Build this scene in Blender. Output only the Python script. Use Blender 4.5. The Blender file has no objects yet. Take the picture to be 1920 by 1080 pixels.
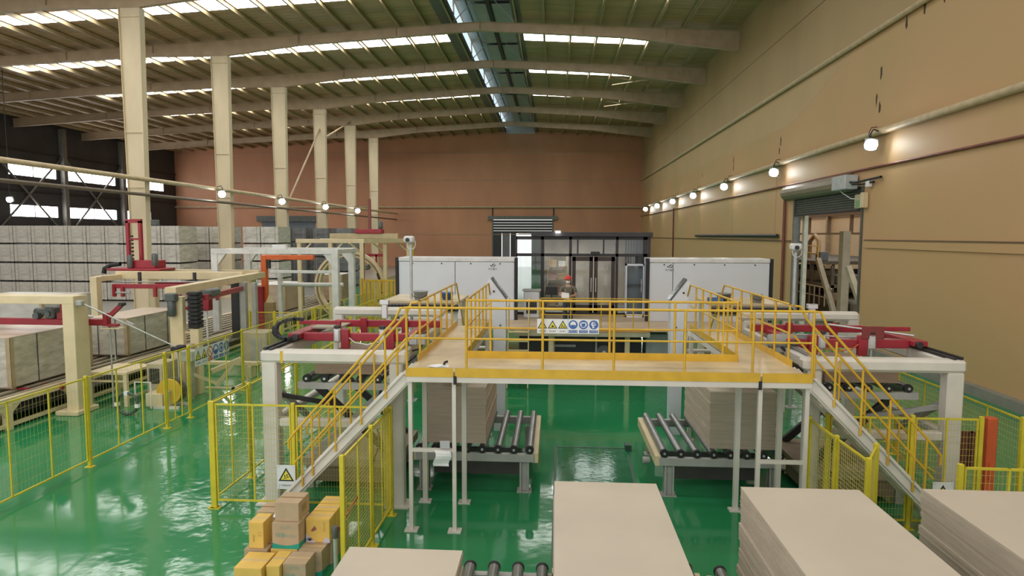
import bpy, math, random
from mathutils import Matrix, Vector
random.seed(7)
sc = bpy.context.scene
COL = sc.collection

# ---------------------------------------------------------------- camera
cam_d = bpy.data.cameras.new('camera')
cam_d.sensor_width = 36.0
cam_d.lens = 1220.0 / 1920.0 * 36.0
cam_d.clip_end = 400
cam = bpy.data.objects.new('camera', cam_d)
COL.objects.link(cam)
cam.matrix_world = Matrix(((0.99786754, -0.00787041, 0.06479527, 0.0),
                           (0.06521978, 0.08070947, -0.99460161, 0.0),
                           (0.00259833, 0.9967066, 0.08105067, 4.95),
                           (0, 0, 0, 1)))
sc.camera = cam

# ---------------------------------------------------------------- world and exposure
WORLD_STRENGTH = 1.1
SKYLIGHT = 6.5
WINDOW = 7.0
sc.view_settings.view_transform = 'Standard'
sc.view_settings.look = 'None'
sc.view_settings.gamma = 1.0
sc.view_settings.use_curve_mapping = False
sc.view_settings.exposure = 0.46
w = bpy.data.worlds.new('overcast_sky')
sc.world = w
w.use_nodes = True
bg = w.node_tree.nodes['Background']
bg.inputs['Color'].default_value = (1.0, 0.985, 0.95, 1)
bg.inputs['Strength'].default_value = WORLD_STRENGTH
sc.cycles.max_bounces = 8
sc.cycles.diffuse_bounces = 4
sc.cycles.glossy_bounces = 4
sc.cycles.transmission_bounces = 6
sc.cycles.transparent_max_bounces = 12
sc.cycles.caustics_reflective = False
sc.cycles.caustics_refractive = False
sc.cycles.sample_clamp_indirect = 6.0

# ---------------------------------------------------------------- mesh helpers
class MB:
    def __init__(s):
        s.v, s.f, s.mi, s.sm, s.m, s.T = [], [], [], [], 0, None
    def add(s, vs, fs, smooth=False):
        b = len(s.v)
        if s.T is not None:
            vs = [s.T @ Vector(p) for p in vs]
        s.v.extend([tuple(p) for p in vs])
        for q in fs:
            s.f.append([b + i for i in q]); s.mi.append(s.m); s.sm.append(smooth)
        return s
    def box(s, x0, x1, y0, y1, z0, z1):
        x0, x1 = min(x0, x1), max(x0, x1); y0, y1 = min(y0, y1), max(y0, y1); z0, z1 = min(z0, z1), max(z0, z1)
        return s.add([(x0,y0,z0),(x1,y0,z0),(x1,y1,z0),(x0,y1,z0),(x0,y0,z1),(x1,y0,z1),(x1,y1,z1),(x0,y1,z1)],
              [(0,3,2,1),(4,5,6,7),(0,1,5,4),(1,2,6,5),(2,3,7,6),(3,0,4,7)])
    def cb(s, c, d, rz=0.0, rx=0.0, ry=0.0):
        M = Matrix.Translation(c) @ Matrix.Rotation(rz,4,'Z') @ Matrix.Rotation(ry,4,'Y') @ Matrix.Rotation(rx,4,'X')
        hx, hy, hz = d[0]/2, d[1]/2, d[2]/2
        vs = [M @ Vector(p) for p in [(-hx,-hy,-hz),(hx,-hy,-hz),(hx,hy,-hz),(-hx,hy,-hz),(-hx,-hy,hz),(hx,-hy,hz),(hx,hy,hz),(-hx,hy,hz)]]
        return s.add(vs, [(0,3,2,1),(4,5,6,7),(0,1,5,4),(1,2,6,5),(2,3,7,6),(3,0,4,7)])
    def rbox(s, x0, x1, y0, y1, z0, z1, c=0.02):
        x0, x1 = min(x0, x1), max(x0, x1); y0, y1 = min(y0, y1), max(y0, y1); z0, z1 = min(z0, z1), max(z0, z1)
        c = min(c, (x1-x0)*.4, (y1-y0)*.4, (z1-z0)*.4)
        X, Y, Z = (x0, x1), (y0, y1), (z0, z1)
        vs, idx = [], {}
        for i in (0,1):
            for j in (0,1):
                for k in (0,1):
                    di, dj, dk = (c if i == 0 else -c), (c if j == 0 else -c), (c if k == 0 else -c)
                    for a, p in enumerate(((X[i], Y[j]+dj, Z[k]+dk), (X[i]+di, Y[j], Z[k]+dk), (X[i]+di, Y[j]+dj, Z[k]))):
                        idx[(i,j,k,a)] = len(vs); vs.append(p)
        fs = []
        q = ((0,0),(1,0),(1,1),(0,1))
        for e in (0,1):
            r0 = [idx[(e,)+t+(0,)] for t in q]; r1 = [idx[(t[0],e,t[1],1)] for t in q]; r2 = [idx[t+(e,2)] for t in q]
            fs += [r0 if e else r0[::-1], r1[::-1] if e else r1, r2 if e else r2[::-1]]
        for a in (0,1):
            for b in (0,1):
                fs.append((idx[(a,b,0,0)], idx[(a,b,1,0)], idx[(a,b,1,1)], idx[(a,b,0,1)]))
                fs.append((idx[(a,0,b,0)], idx[(a,1,b,0)], idx[(a,1,b,2)], idx[(a,0,b,2)]))
                fs.append((idx[(0,a,b,1)], idx[(1,a,b,1)], idx[(1,a,b,2)], idx[(0,a,b,2)]))
                for k in (0,1):
                    fs.append((idx[(a,b,k,0)], idx[(a,b,k,1)], idx[(a,b,k,2)]))
        return s.add(vs, fs)
    def bar(s, p, q, w_, h_, up=(0,0,1)):
        p, q = Vector(p), Vector(q); d = (q-p).normalized(); u = Vector(up)
        if abs(d.dot(u)) > .98: u = Vector((0,1,0))
        a = d.cross(u).normalized(); b = a.cross(d).normalized()
        a *= w_/2; b *= h_/2
        vs = [p-a-b, p+a-b, p+a+b, p-a+b, q-a-b, q+a-b, q+a+b, q-a+b]
        return s.add(vs, [(0,1,2,3),(7,6,5,4),(0,4,5,1),(1,5,6,2),(2,6,7,3),(3,7,4,0)])
    def wire(s, p, q, r):
        p, q = Vector(p), Vector(q); d = (q-p).normalized(); u = Vector((0,0,1)) if abs(d.z) < .9 else Vector((0,1,0))
        a = d.cross(u).normalized()*r; b = a.cross(d).normalized()*r
        return s.add([p-a,p-b,p+a,p+b,q-a,q-b,q+a,q+b], [(0,4,5,1),(1,5,6,2),(2,6,7,3),(3,7,4,0)])
    def tube(s, p, q, r, n=8, r2=None, cap=True):
        p, q = Vector(p), Vector(q); d = (q-p).normalized(); u = Vector((0,0,1)) if abs(d.z) < .9 else Vector((1,0,0))
        a = d.cross(u).normalized(); b = a.cross(d).normalized(); r2 = r if r2 is None else r2
        vs = []
        for c, rr in ((p, r), (q, r2)):
            for i in range(n):
                t = 2*math.pi*i/n; vs.append(c + a*(rr*math.cos(t)) + b*(rr*math.sin(t)))
        s.add(vs, [(i, n+i, n+(i+1) % n, (i+1) % n) for i in range(n)], True)
        if cap:
            s.add(vs[:n], [tuple(range(n))]); s.add(vs[n:], [tuple(range(n-1, -1, -1))])
        return s
    def path(s, pts, r, n=6, closed=False):
        pts = [Vector(p) for p in pts]; m = len(pts); vs = []
        pa = None
        for i, p in enumerate(pts):
            t0 = pts[i-1] if (i > 0 or closed) else p
            t1 = pts[(i+1) % m] if (i < m-1 or closed) else p
            d = (t1-t0).normalized()
            if pa is None:
                u = Vector((0,0,1)) if abs(d.z) < .9 else Vector((1,0,0)); a = d.cross(u).normalized()
            else:
                a = (pa - d*pa.dot(d)).normalized()
            pa = a; b = a.cross(d)
            for k in range(n):
                t = 2*math.pi*k/n; vs.append(p + a*(r*math.cos(t)) + b*(r*math.sin(t)))
        fs = []
        for i in range(m if closed else m-1):
            j = (i+1) % m
            fs += [(i*n+k, j*n+k, j*n+(k+1) % n, i*n+(k+1) % n) for k in range(n)]
        return s.add(vs, fs, True)
    def lathe(s, prof, c, axis='Z', n=16):
        R = {'Z': Matrix.Identity(3), 'Y': Matrix.Rotation(-math.pi/2,3,'X'), 'X': Matrix.Rotation(math.pi/2,3,'Y')}[axis]
        c = Vector(c); vs = []
        for r, z in prof:
            for i in range(n):
                t = 2*math.pi*i/n; vs.append(c + R @ Vector((r*math.cos(t), r*math.sin(t), z)))
        fs = []
        for j in range(len(prof)-1):
            fs += [(j*n+i, j*n+(i+1) % n, (j+1)*n+(i+1) % n, (j+1)*n+i) for i in range(n)]
        s.add(vs, fs, True)
        s.add(vs[:n], [tuple(range(n-1,-1,-1))]); s.add(vs[-n:], [tuple(range(n))])
        return s
    def ell(s, c, rad, n=14, m=9, z0=-1.0, z1=1.0):
        prof = []
        for j in range(m+1):
            z = z0 + (z1-z0)*j/m
            t = math.asin(max(-1, min(1, z))); prof.append((max(math.cos(t), .02), z))
        vs = []
        for r, z in prof:
            for i in range(n):
                t = 2*math.pi*i/n; vs.append((c[0]+rad[0]*r*math.cos(t), c[1]+rad[1]*r*math.sin(t), c[2]+rad[2]*z))
        fs = [(j*n+i, j*n+(i+1) % n, (j+1)*n+(i+1) % n, (j+1)*n+i) for j in range(m) for i in range(n)]
        s.add(vs, fs, True)
        s.add(vs[:n], [tuple(range(n-1,-1,-1))]); s.add(vs[-n:], [tuple(range(n))])
        return s
    def prism(s, poly, a0, a1, axis='Y'):
        """polygon in the two remaining axes (in order), pushed from a0 to a1 along axis"""
        def P(u, v_, a):
            return {'Y': (u, a, v_), 'X': (a, u, v_), 'Z': (u, v_, a)}[axis]
        n = len(poly); vs = [P(u, v_, a0) for u, v_ in poly] + [P(u, v_, a1) for u, v_ in poly]
        return s.add(vs, [tuple(range(n)), tuple(range(2*n-1, n-1, -1))] + [(i, n+i, n+(i+1) % n, (i+1) % n) for i in range(n)])
    def ibeam(s, p, q, w_, h_, t=.03):
        p, q = Vector(p), Vector(q); z = Vector((0,0,1))
        s.bar(p, q, t, h_); s.bar(p+z*(h_/2-t/2), q+z*(h_/2-t/2), w_, t); s.bar(p-z*(h_/2-t/2), q-z*(h_/2-t/2), w_, t)
        return s
    def mesh(s, verts, faces):
        return s.add(verts, faces)

WM = {}
def _make(name, mb, mats, inv):
    me = bpy.data.meshes.new(name)
    vs = [inv @ Vector(p) for p in mb.v] if inv is not None else mb.v
    me.from_pydata([tuple(p) for p in vs], [], mb.f)
    for m_ in (mats if isinstance(mats, (list, tuple)) else [mats]):
        me.materials.append(m_)
    me.polygons.foreach_set('material_index', mb.mi)
    me.polygons.foreach_set('use_smooth', mb.sm)
    me.update()
    o = bpy.data.objects.new(name, me)
    COL.objects.link(o)
    return o
def tag(o, label=None, cat=None, group=None, kind=None):
    if label: o['label'] = label
    if cat: o['category'] = cat
    if group: o['group'] = group
    if kind: o['kind'] = kind
    return o
def thing(name, label, cat, loc=(0,0,0), rotz=0.0, group=None):
    o = bpy.data.objects.new(name, None); COL.objects.link(o)
    o.empty_display_size = .2
    o.location = loc; o.rotation_euler = (0,0,rotz)
    WM[o.name] = Matrix.Translation(loc) @ Matrix.Rotation(rotz,4,'Z')
    return tag(o, label, cat, group)
def part(name, mb, mat, parent, kind=None, label=None, local=False):
    """a child; vertices are given in world space unless local"""
    pm = WM[parent.name]
    o = _make(name, mb, mat, None if local else pm.inverted())
    o.parent = parent
    WM[o.name] = pm.copy()
    return tag(o, label, kind=kind)
def solo(name, mb, mat, label, cat, loc, group=None, kind=None):
    T = Matrix.Translation(loc)
    o = _make(name, mb, mat, T.inverted()); o.location = loc
    WM[o.name] = T
    return tag(o, label, cat, group, kind)
def struct(name, mb, mat, loc=(0,0,0), label=None):
    T = Matrix.Translation(loc)
    o = _make(name, mb, mat, T.inverted()); o.location = loc
    WM[o.name] = T
    o['kind'] = 'structure'
    return tag(o, label)
def again(o, parent, off):
    """another piece that shares its mesh with o, moved by off"""
    c = o.copy(); COL.objects.link(c); c.parent = parent
    c.location = Vector(o.location) + Vector(off)
    return c
def dup(root, loc, rotz=None, label=None, group=None):
    r = root.copy(); COL.objects.link(r); r.location = loc
    if rotz is not None: r.rotation_euler = (0,0,rotz)
    if label: r['label'] = label
    if group: r['group'] = group
    for ch in list(root.children):
        c = ch.copy(); COL.objects.link(c); c.parent = r
        for g in list(ch.children):
            d = g.copy(); COL.objects.link(d); d.parent = c
    return r
def text_into(mb, s_, size, M, spacing=1.0):
    """flat lettering: the glyph outlines, filled, placed by the matrix M (x right, y up)"""
    cu = bpy.data.curves.new('t', 'FONT'); cu.body = s_; cu.size = size; cu.align_x = 'CENTER'; cu.align_y = 'CENTER'
    cu.space_character = spacing; cu.resolution_u = 2
    o = bpy.data.objects.new('t', cu); COL.objects.link(o)
    dg = bpy.context.evaluated_depsgraph_get()
    me = bpy.data.meshes.new_from_object(o.evaluated_get(dg))
    mb.add([M @ v.co for v in me.vertices], [tuple(p.vertices) for p in me.polygons])
    bpy.data.objects.remove(o); bpy.data.curves.remove(cu); bpy.data.meshes.remove(me)

# ---------------------------------------------------------------- materials
MATS = {}
def mat(name, col, rough=.5, metal=0.0, var=.12, scale=3.0, bump=0.0, bscale=None, spec=.5, emit=None, stretch=(1,1,1), alpha=None, detail=4, col2=None, thr=None):
    if name in MATS: return MATS[name]
    m = bpy.data.materials.new(name); m.use_nodes = True
    nt = m.node_tree; N = nt.nodes; L = nt.links; b = N['Principled BSDF']
    tc = N.new('ShaderNodeTexCoord'); mp = N.new('ShaderNodeMapping'); mp.inputs['Scale'].default_value = stretch
    L.new(tc.outputs['Object'], mp.inputs['Vector'])
    nz = N.new('ShaderNodeTexNoise'); nz.inputs['Scale'].default_value = scale; nz.inputs['Detail'].default_value = detail
    L.new(mp.outputs['Vector'], nz.inputs['Vector'])
    cr = N.new('ShaderNodeValToRGB')
    c0 = [max(0, c*(1-var)) for c in col]; c1 = [min(1, c*(1+var)) for c in col]
    if col2: c1 = col2
    lo, hi = thr or (.3, .7)
    cr.color_ramp.elements[0].position = lo; cr.color_ramp.elements[1].position = hi
    cr.color_ramp.elements[0].color = (*c0, 1); cr.color_ramp.elements[1].color = (*c1, 1)
    L.new(nz.outputs['Fac'], cr.inputs['Fac']); L.new(cr.outputs['Color'], b.inputs['Base Color'])
    b.inputs['Roughness'].default_value = rough; b.inputs['Metallic'].default_value = metal
    b.inputs['Specular IOR Level'].default_value = spec
    if bump:
        bz = N.new('ShaderNodeTexNoise'); bz.inputs['Scale'].default_value = bscale or scale*4; bz.inputs['Detail'].default_value = 3
        L.new(mp.outputs['Vector'], bz.inputs['Vector'])
        bp = N.new('ShaderNodeBump'); bp.inputs['Strength'].default_value = bump; bp.inputs['Distance'].default_value = .02
        L.new(bz.outputs['Fac'], bp.inputs['Height']); L.new(bp.outputs['Normal'], b.inputs['Normal'])
    if emit:
        b.inputs['Emission Color'].default_value = (*col, 1); b.inputs['Emission Strength'].default_value = emit
    if alpha is not None:
        b.inputs['Alpha'].default_value = alpha
    MATS[name] = m
    return m
def glassmat(name, tint, rough=.03, mix=.85):
    """thin pane: mostly see-through with a sharp reflection"""
    m = bpy.data.materials.new(name); m.use_nodes = True
    nt = m.node_tree; N = nt.nodes; L = nt.links; N.clear()
    out = N.new('ShaderNodeOutputMaterial'); tr = N.new('ShaderNodeBsdfTransparent'); gl = N.new('ShaderNodeBsdfGlossy')
    fr = N.new('ShaderNodeFresnel'); fr.inputs['IOR'].default_value = 1.5
    nz = N.new('ShaderNodeTexNoise'); nz.inputs['Scale'].default_value = 2.0
    mr = N.new('ShaderNodeMapRange'); mr.inputs['To Min'].default_value = rough; mr.inputs['To Max'].default_value = rough*2
    L.new(nz.outputs['Fac'], mr.inputs['Value']); L.new(mr.outputs['Result'], gl.inputs['Roughness'])
    tr.inputs['Color'].default_value = (*tint, 1); mx = N.new('ShaderNodeMixShader')
    L.new(fr.outputs['Fac'], mx.inputs['Fac']); L.new(tr.outputs['BSDF'], mx.inputs[1]); L.new(gl.outputs['BSDF'], mx.inputs[2])
    L.new(mx.outputs['Shader'], out.inputs['Surface'])
    MATS[name] = m
    return m

YEL = mat('yellow_paint', (.68,.42,.035), .4, 0, .12, 4)
FENCE = mat('fence_yellow_paint', (.66,.55,.04), .45, 0, .1, 4)
WIRE = mat('yellow_wire', (.58,.52,.13), .45, 0, .1, 4)
WHITE = mat('white_steel_paint', (.68,.645,.59), .45, 0, .08, 2, bump=.05)
CREAM = mat('cream_paint', (.73,.61,.39), .45, 0, .08, 2)
GREYP = mat('grey_steel_paint', (.42,.42,.40), .5, .1, .12, 3)
DARK = mat('dark_metal', (.045,.045,.047), .5, .4, .2, 6)
BLACK = mat('black_rubber', (.018,.018,.02), .6, 0, .2, 6)
STEEL = mat('roller_steel', (.36,.36,.37), .3, .85, .15, 5, stretch=(8,1,8))
ALU = mat('aluminium', (.62,.62,.63), .35, .7, .1, 5)
RED = mat('red_paint', (.33,.02,.035), .42, 0, .15, 3)
ORANGE = mat('orange_paint', (.72,.14,.03), .45, 0, .12, 3)
MOTOR = mat('motor_grey_green', (.115,.13,.13), .45, .2, .15, 5)
DECK = mat('worn_deck_plate', (.62,.50,.32), .35, 0, .2, 1.6, bump=.1, bscale=30)
BOARD = mat('mineral_board', (.56,.49,.40), .55, 0, .05, 1.2, bump=.03)
BOARDE = mat('mineral_board_edge', (.50,.43,.345), .7, 0, .1, 2, stretch=(1,1,14))
BROWNB = mat('brown_board', (.36,.26,.19), .65, 0, .12, 2, stretch=(1,1,10))
WRAP = mat('film_wrapped_board', (.52,.49,.42), .22, 0, .2, 2.2, bump=.5, bscale=5, stretch=(1,1,3), spec=.6)
WRAPT = mat('film_wrapped_top', (.66,.56,.46), .3, 0, .1, 2, bump=.2)
PALLETM = mat('grey_wrapped_bale', (.56,.535,.48), .18, 0, .16, 1.6, bump=.5, bscale=3.2, stretch=(1,1,3), spec=.8)
BALESTRAP = mat('grey_bale_strap', (.34,.325,.285), .5)
PALLETD = mat('dark_wrapped_bale', (.15,.155,.165), .25, 0, .2, 1.6, bump=.5, bscale=3.2, stretch=(1,1,3), spec=.7)
STRAP = mat('dark_strap', (.06,.06,.06), .5)
CARD = mat('brown_cardboard', (.50,.37,.24), .75, 0, .08, 4)
CARDY = mat('yellow_carton', (.80,.53,.13), .6, 0, .07, 4)
CARDE = mat('carton_seam', (.30,.19,.09), .8)
GREENP = mat('green_print', (.02,.33,.25), .6)
TEXTG = mat('grey_green_print', (.28,.38,.33), .7)
LILAC = mat('lilac_print', (.62,.56,.72), .6)
PLUM = mat('plum_print', (.33,.10,.10), .6)
TEXTB = mat('brown_print', (.55,.30,.08), .7)
SIGNW = mat('sign_white', (.76,.77,.78), .4, 0, .04)
SIGNY = mat('sign_yellow', (.78,.68,.07), .45, 0, .05)
SIGNB = mat('sign_blue', (.04,.12,.38), .4, 0, .06)
SIGNK = mat('sign_black', (.02,.025,.02), .5)
SIGNR = mat('sign_red', (.6,.05,.05), .5)
PANELW = mat('white_cabinet_panel', (.70,.73,.81), .28, 0, .03, 1.0)
FRAMEK = mat('dark_window_frame', (.035,.032,.035), .4, .3, .15, 4)
GLASS = glassmat('window_glass', (.80,.83,.83), .02)
LAMPE = mat('lit_lamp', (1.0,1.0,.97), .3, emit=40.0)
LAMPB = mat('lamp_housing', (.45,.46,.47), .4, .5)
BLUEPL = mat('blue_plastic', (.06,.16,.42), .4)
GREYPL = mat('grey_plastic', (.36,.38,.40), .4)
PAPER = mat('white_paper', (.82,.82,.84), .6, 0, .03)
SHUT = mat('shutter_grey', (.13,.14,.125), .45, .3, .15, 3)
PIPE = mat('galvanised_pipe', (.56,.44,.27), .55, 0, .15, 3)
REDPIPE = mat('red_brown_pipe', (.22,.07,.05), .5, 0, .2, 3)
CONC = mat('grey_kerb', (.24,.235,.20), .7, 0, .15, 2)
# ================================================================ the setting
def floormat(name, col, rough, bump):
    m = mat(name, col, rough, 0, .10, .35, spec=.6)
    nt = m.node_tree; N = nt.nodes; L = nt.links; b = N['Principled BSDF']
    tc = N.new('ShaderNodeTexCoord')
    n1 = N.new('ShaderNodeTexNoise'); n1.inputs['Scale'].default_value = 1.7; n1.inputs['Detail'].default_value = 2
    n2 = N.new('ShaderNodeTexNoise'); n2.inputs['Scale'].default_value = 6.0; n2.inputs['Detail'].default_value = 2
    mx_ = N.new('ShaderNodeMath'); mx_.operation = 'MULTIPLY_ADD'; mx_.inputs[1].default_value = .22
    L.new(tc.outputs['Object'], n1.inputs['Vector']); L.new(tc.outputs['Object'], n2.inputs['Vector'])
    L.new(n2.outputs['Fac'], mx_.inputs[0]); L.new(n1.outputs['Fac'], mx_.inputs[2])
    bp = N.new('ShaderNodeBump'); bp.inputs['Strength'].default_value = bump; bp.inputs['Distance'].default_value = .05
    n3 = N.new('ShaderNodeTexNoise'); n3.inputs['Scale'].default_value = .22; n3.inputs['Detail'].default_value = 1
    L.new(tc.outputs['Object'], n3.inputs['Vector'])
    mr = N.new('ShaderNodeMapRange'); mr.inputs['From Min'].default_value = .42; mr.inputs['From Max'].default_value = .66; mr.inputs['To Min'].default_value = .03; mr.inputs['To Max'].default_value = bump
    L.new(n3.outputs['Fac'], mr.inputs['Value']); L.new(mr.outputs['Result'], bp.inputs['Strength'])
    L.new(mx_.outputs['Value'], bp.inputs['Height']); L.new(bp.outputs['Normal'], b.inputs['Normal'])
    b.inputs['Specular IOR Level'].default_value = .42
    return m
GREENF = floormat('green_epoxy_floor', (.024,.235,.088), .09, .30)
GREYF = floormat('grey_concrete_floor', (.30,.29,.26), .3, .15)
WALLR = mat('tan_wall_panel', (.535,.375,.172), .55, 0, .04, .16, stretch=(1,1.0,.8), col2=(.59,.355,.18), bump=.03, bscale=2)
WALLF = mat('brown_wall_panel', (.57,.275,.155), .6, 0, .12, .25, stretch=(1,1,.4))
WALLL = mat('dark_wall_panel', (.055,.055,.06), .6, 0, .2, .5)
WALLN = mat('cream_hall_wall', (.72,.58,.38), .6, 0, .06, .4)
SEAM = mat('wall_seam', (.16,.10,.055), .7)
ROOFM = mat('roof_sheet', (.43,.30,.165), .5, 0, .18, .6, stretch=(.4,2.5,1))
def ribs(m, axis, sc_):
    nt = m.node_tree; N = nt.nodes; L = nt.links
    tc = N.new('ShaderNodeTexCoord'); wv = N.new('ShaderNodeTexWave'); wv.bands_direction = axis
    wv.inputs['Scale'].default_value = sc_; L.new(tc.outputs['Object'], wv.inputs['Vector'])
    bp = N.new('ShaderNodeBump'); bp.inputs['Strength'].default_value = .5; bp.inputs['Distance'].default_value = .03
    L.new(wv.outputs['Fac'], bp.inputs['Height']); L.new(bp.outputs['Normal'], N['Principled BSDF'].inputs['Normal'])
ribs(ROOFM, 'Y', .5)
PURLIN = mat('purlin_paint', (.50,.40,.24), .45, .1, .12, 2)
BEAM = mat('roof_beam_paint', (.47,.36,.24), .5, 0, .12, 1.2)
COLM = mat('column_paint', (.68,.58,.40), .5, 0, .12, .8, stretch=(1,1,.3))
PANE = mat('skylight_panel', (1.0,.99,.95), .4, emit=SKYLIGHT)
BLUEG = mat('ridge_glazing', (.55,.70,.86), .4, emit=.9)
RIDGEP = mat('ridge_panel_grey', (.42,.42,.41), .4, 0, .1, 1)
WINP = mat('lit_window', (1.0,1.0,1.0), .4, emit=WINDOW)

XW, YF, XLW, XRG = 13.3, 102.0, -61.0, -5.7      # right wall, far wall, left wall, ridge
def zr(x): return 20.75 - .052*abs(x - XRG)
Y_BACK = -6.0

b = MB().box(-19.5, XW, Y_BACK, YF, -.2, 0)
floor = struct('floor', b, GREENF)
b = MB().box(XLW, -19.5, Y_BACK, YF, -.2, 0)
struct('floor', b, GREYF)
b = MB().box(XW+.35, 40, 10, 90, -.2, 0)
struct('floor', b, GREYF)
# recessed channel of the floor pit
b = MB()
for p, q in (((.06,14.95),(1.72,14.95)), ((1.72,14.95),(1.62,12.3)), ((.06,14.95),(.0,8.6))):
    b.bar((p[0],p[1],.004), (q[0],q[1],.004), .05, .012)
b.box(1.66,1.80,14.75,15.0,0,.14)
part('floor_channel', b, mat('channel_dark', (.03,.09,.06), .4), floor)
part('floor_channel_lid', MB().box(.12,1.64,12.6,14.9,.001,.006), mat('wet_green_lid', (.012,.16,.062), .1, 0, .12, 3, bump=.12, bscale=10), floor)

# ---- right wall with the shutter opening
DY0, DY1, DZ = 29.2, 37.4, 7.1
b = MB()
b.box(XW, XW+.3, Y_BACK, DY0, .0, 20.2); b.box(XW, XW+.3, DY1, YF, 0, 20.2); b.box(XW, XW+.3, DY0, DY1, DZ, 20.2)
wr = struct('wall_right', b, WALLR)
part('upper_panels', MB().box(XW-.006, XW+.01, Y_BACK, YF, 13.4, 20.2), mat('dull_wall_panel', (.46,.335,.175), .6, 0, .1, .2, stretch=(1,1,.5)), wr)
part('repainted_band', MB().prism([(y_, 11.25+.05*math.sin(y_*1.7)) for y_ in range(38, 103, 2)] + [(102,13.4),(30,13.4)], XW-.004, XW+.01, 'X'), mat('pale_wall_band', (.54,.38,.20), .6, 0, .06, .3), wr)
for z in (16.6,):
    part('panel_seam', MB().box(XW-.012, XW+.01, Y_BACK, YF, z-.02, z+.02), SEAM, wr)
part('ledge', MB().box(XW-.06, XW+.01, 5, DY0-.3, 4.45, 4.75), WALLR, wr)
part('ledge_top_strip', MB().box(XW-.08, XW+.01, 5, DY0-.3, 4.75, 4.80), SEAM, wr)  # dark strip along the top edge of the ledge
part('ledge', MB().box(XW-.06, XW+.01, DY1+.3, YF, 4.62, 4.70), SEAM, wr)
for y in (40.5, 50.0, 61.0):
    part('panel_seam', MB().box(XW-.004, XW+.01, y-.012, y+.012, 4.8, 9.0), SEAM, wr)
rnd = random.Random(3)
for (y, z) in ((28.5,10.6),(28.2,11.6),(28.2,10.2),(40.0,10.5),(40.2,10.0),(50.2,10.6),(50.2,10.0),(24.0,13.2),(25.2,13.2),(26.4,13.0),(60.5,10.4)):
    poly = []
    for k in range(9):
        t = 2*math.pi*k/9; r = rnd.uniform(.5, 1)
        poly.append((y + .10*r*math.cos(t), z + .34*r*math.sin(t)))
    part('wall_scar', MB().prism(poly, XW-.006, XW+.005, 'X'), mat('scar_dark', (.07,.05,.03), .8), wr)
struct('baseboard_right', MB().box(XW-.28, XW, 5, DY0, 0, .30), CONC)
# pipes along the right wall
struct('trim_1', MB().tube((XW-.13, Y_BACK, 13.39), (XW-.13, YF, 13.39), .12, 10), PIPE, label='tan pipe run high along the right wall')
struct('trim_2', MB().tube((XW-.14, Y_BACK, 9.18), (XW-.14, YF, 9.18), .14, 10), PIPE, label='tan pipe run carrying the wall lamps')
struct('trim_3', MB().tube((XW-.07, Y_BACK, 7.75), (XW-.07, YF, 7.9), .05, 8), REDPIPE, label='thin red pipe under the lamp pipe')
struct('trim_4', MB().tube((XW-.12, 38.6, 0), (XW-.12, 38.6, 7.8), .09, 8), REDPIPE, label='red drop pipe left of the shutter door')
struct('trim_5', MB().tube((XW-.15, 39.6, 4.95), (XW-.15, 62, 4.95), .11, 8), DARK, label='dark pipe on the right wall behind the white panel')
struct('trim_6', MB().tube((XW-.1, 74, 0), (XW-.1, 74, 8), .08, 8), REDPIPE, label='red drop pipe near the far corner')
# hangers
for k, y in enumerate((28.3, 39.9, 50.5, 61.0, 71.8)):
    b = MB().path([(XW-.02,y,8.9),(XW-.3,y,8.95),(XW-.34,y,9.2),(XW-.25,y,9.42),(XW-.02,y,9.45)], .018, 5)
    part('pipe_clamp', b, DARK, wr)

# ---- shutter door in the right wall
d1 = struct('door_1', MB().box(XW-.06, XW+.32, DY1-.12, DY1, 0, DZ).box(XW-.06, XW+.32, DY0, DY0+.14, 0, DZ), SHUT, label='rolled up grey steel shutter door')
for k in range(9):
    z = 6.12 + k*.11
    part('slat', MB().prism([(XW+.0,z),(XW+.05,z+.03),(XW+.05,z+.08),(XW+.0,z+.108),(XW+.07,z+.108),(XW+.07,z)], DY0+.14, DY1-.12, 'Y'), SHUT, d1)
b = MB()
prof = [(XW+.25+.42*math.cos(t)-.3, 7.35+.42*math.sin(t)) for t in [math.pi*2*k/14 for k in range(14)]]
b.prism(prof, DY0+1.2, DY1+1.0, 'Y')
part('roll_housing', b, mat('housing_tan_grey', (.24,.20,.14), .5), d1)
part('bottom_bar', MB().box(XW-.02, XW+.09, DY0+.14, DY1-.12, 6.02, 6.12), DARK, d1)
b = MB().path([(XW-.35,36.5,7.15),(XW-.4,33.5,7.25),(XW-.4,31.2,7.3),(XW-.35,30.6,6.9),(XW-.2,30.0,6.6),(XW-.1,29.5,6.55)], .025, 5)
part('cable', b, PAPER, d1)
c = thing('control_box', 'pale grey metal control box above the shutter door', 'control box', (XW-.3, 30.4, 6.95))
part('box_body', MB().rbox(XW-.62, XW-.05, 29.7, 31.1, 7.0, 7.62, .03), mat('pale_box', (.55,.60,.62), .35, .2), c)
part('cable_bundle', MB().path([(XW-.4,29.75,7.3),(XW-.35,29.2,7.25),(XW-.2,28.7,7.3),(XW-.1,27.6,7.35)], .05, 6).path([(XW-.3,29.7,7.2),(XW-.2,29.0,7.15),(XW-.1,28.2,7.2)], .04, 6), DARK, c)
c = thing('switch_box', 'beige switch box with green sticker on the shutter jamb', 'switch box', (XW-.12, 29.4, 6.2))
part('box_body', MB().rbox(XW-.16, XW-.02, 29.1, 29.75, 6.15, 6.75, .02), mat('beige_box', (.52,.47,.30), .5), c)
part('side_cover', MB().rbox(XW-.26, XW-.02, 28.75, 29.02, 6.15, 6.8, .02), CREAM, c)
part('sticker', MB().box(XW-.168, XW-.16, 29.2, 29.65, 6.2, 6.5), mat('green_sticker', (.20,.38,.18), .6), c)
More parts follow.
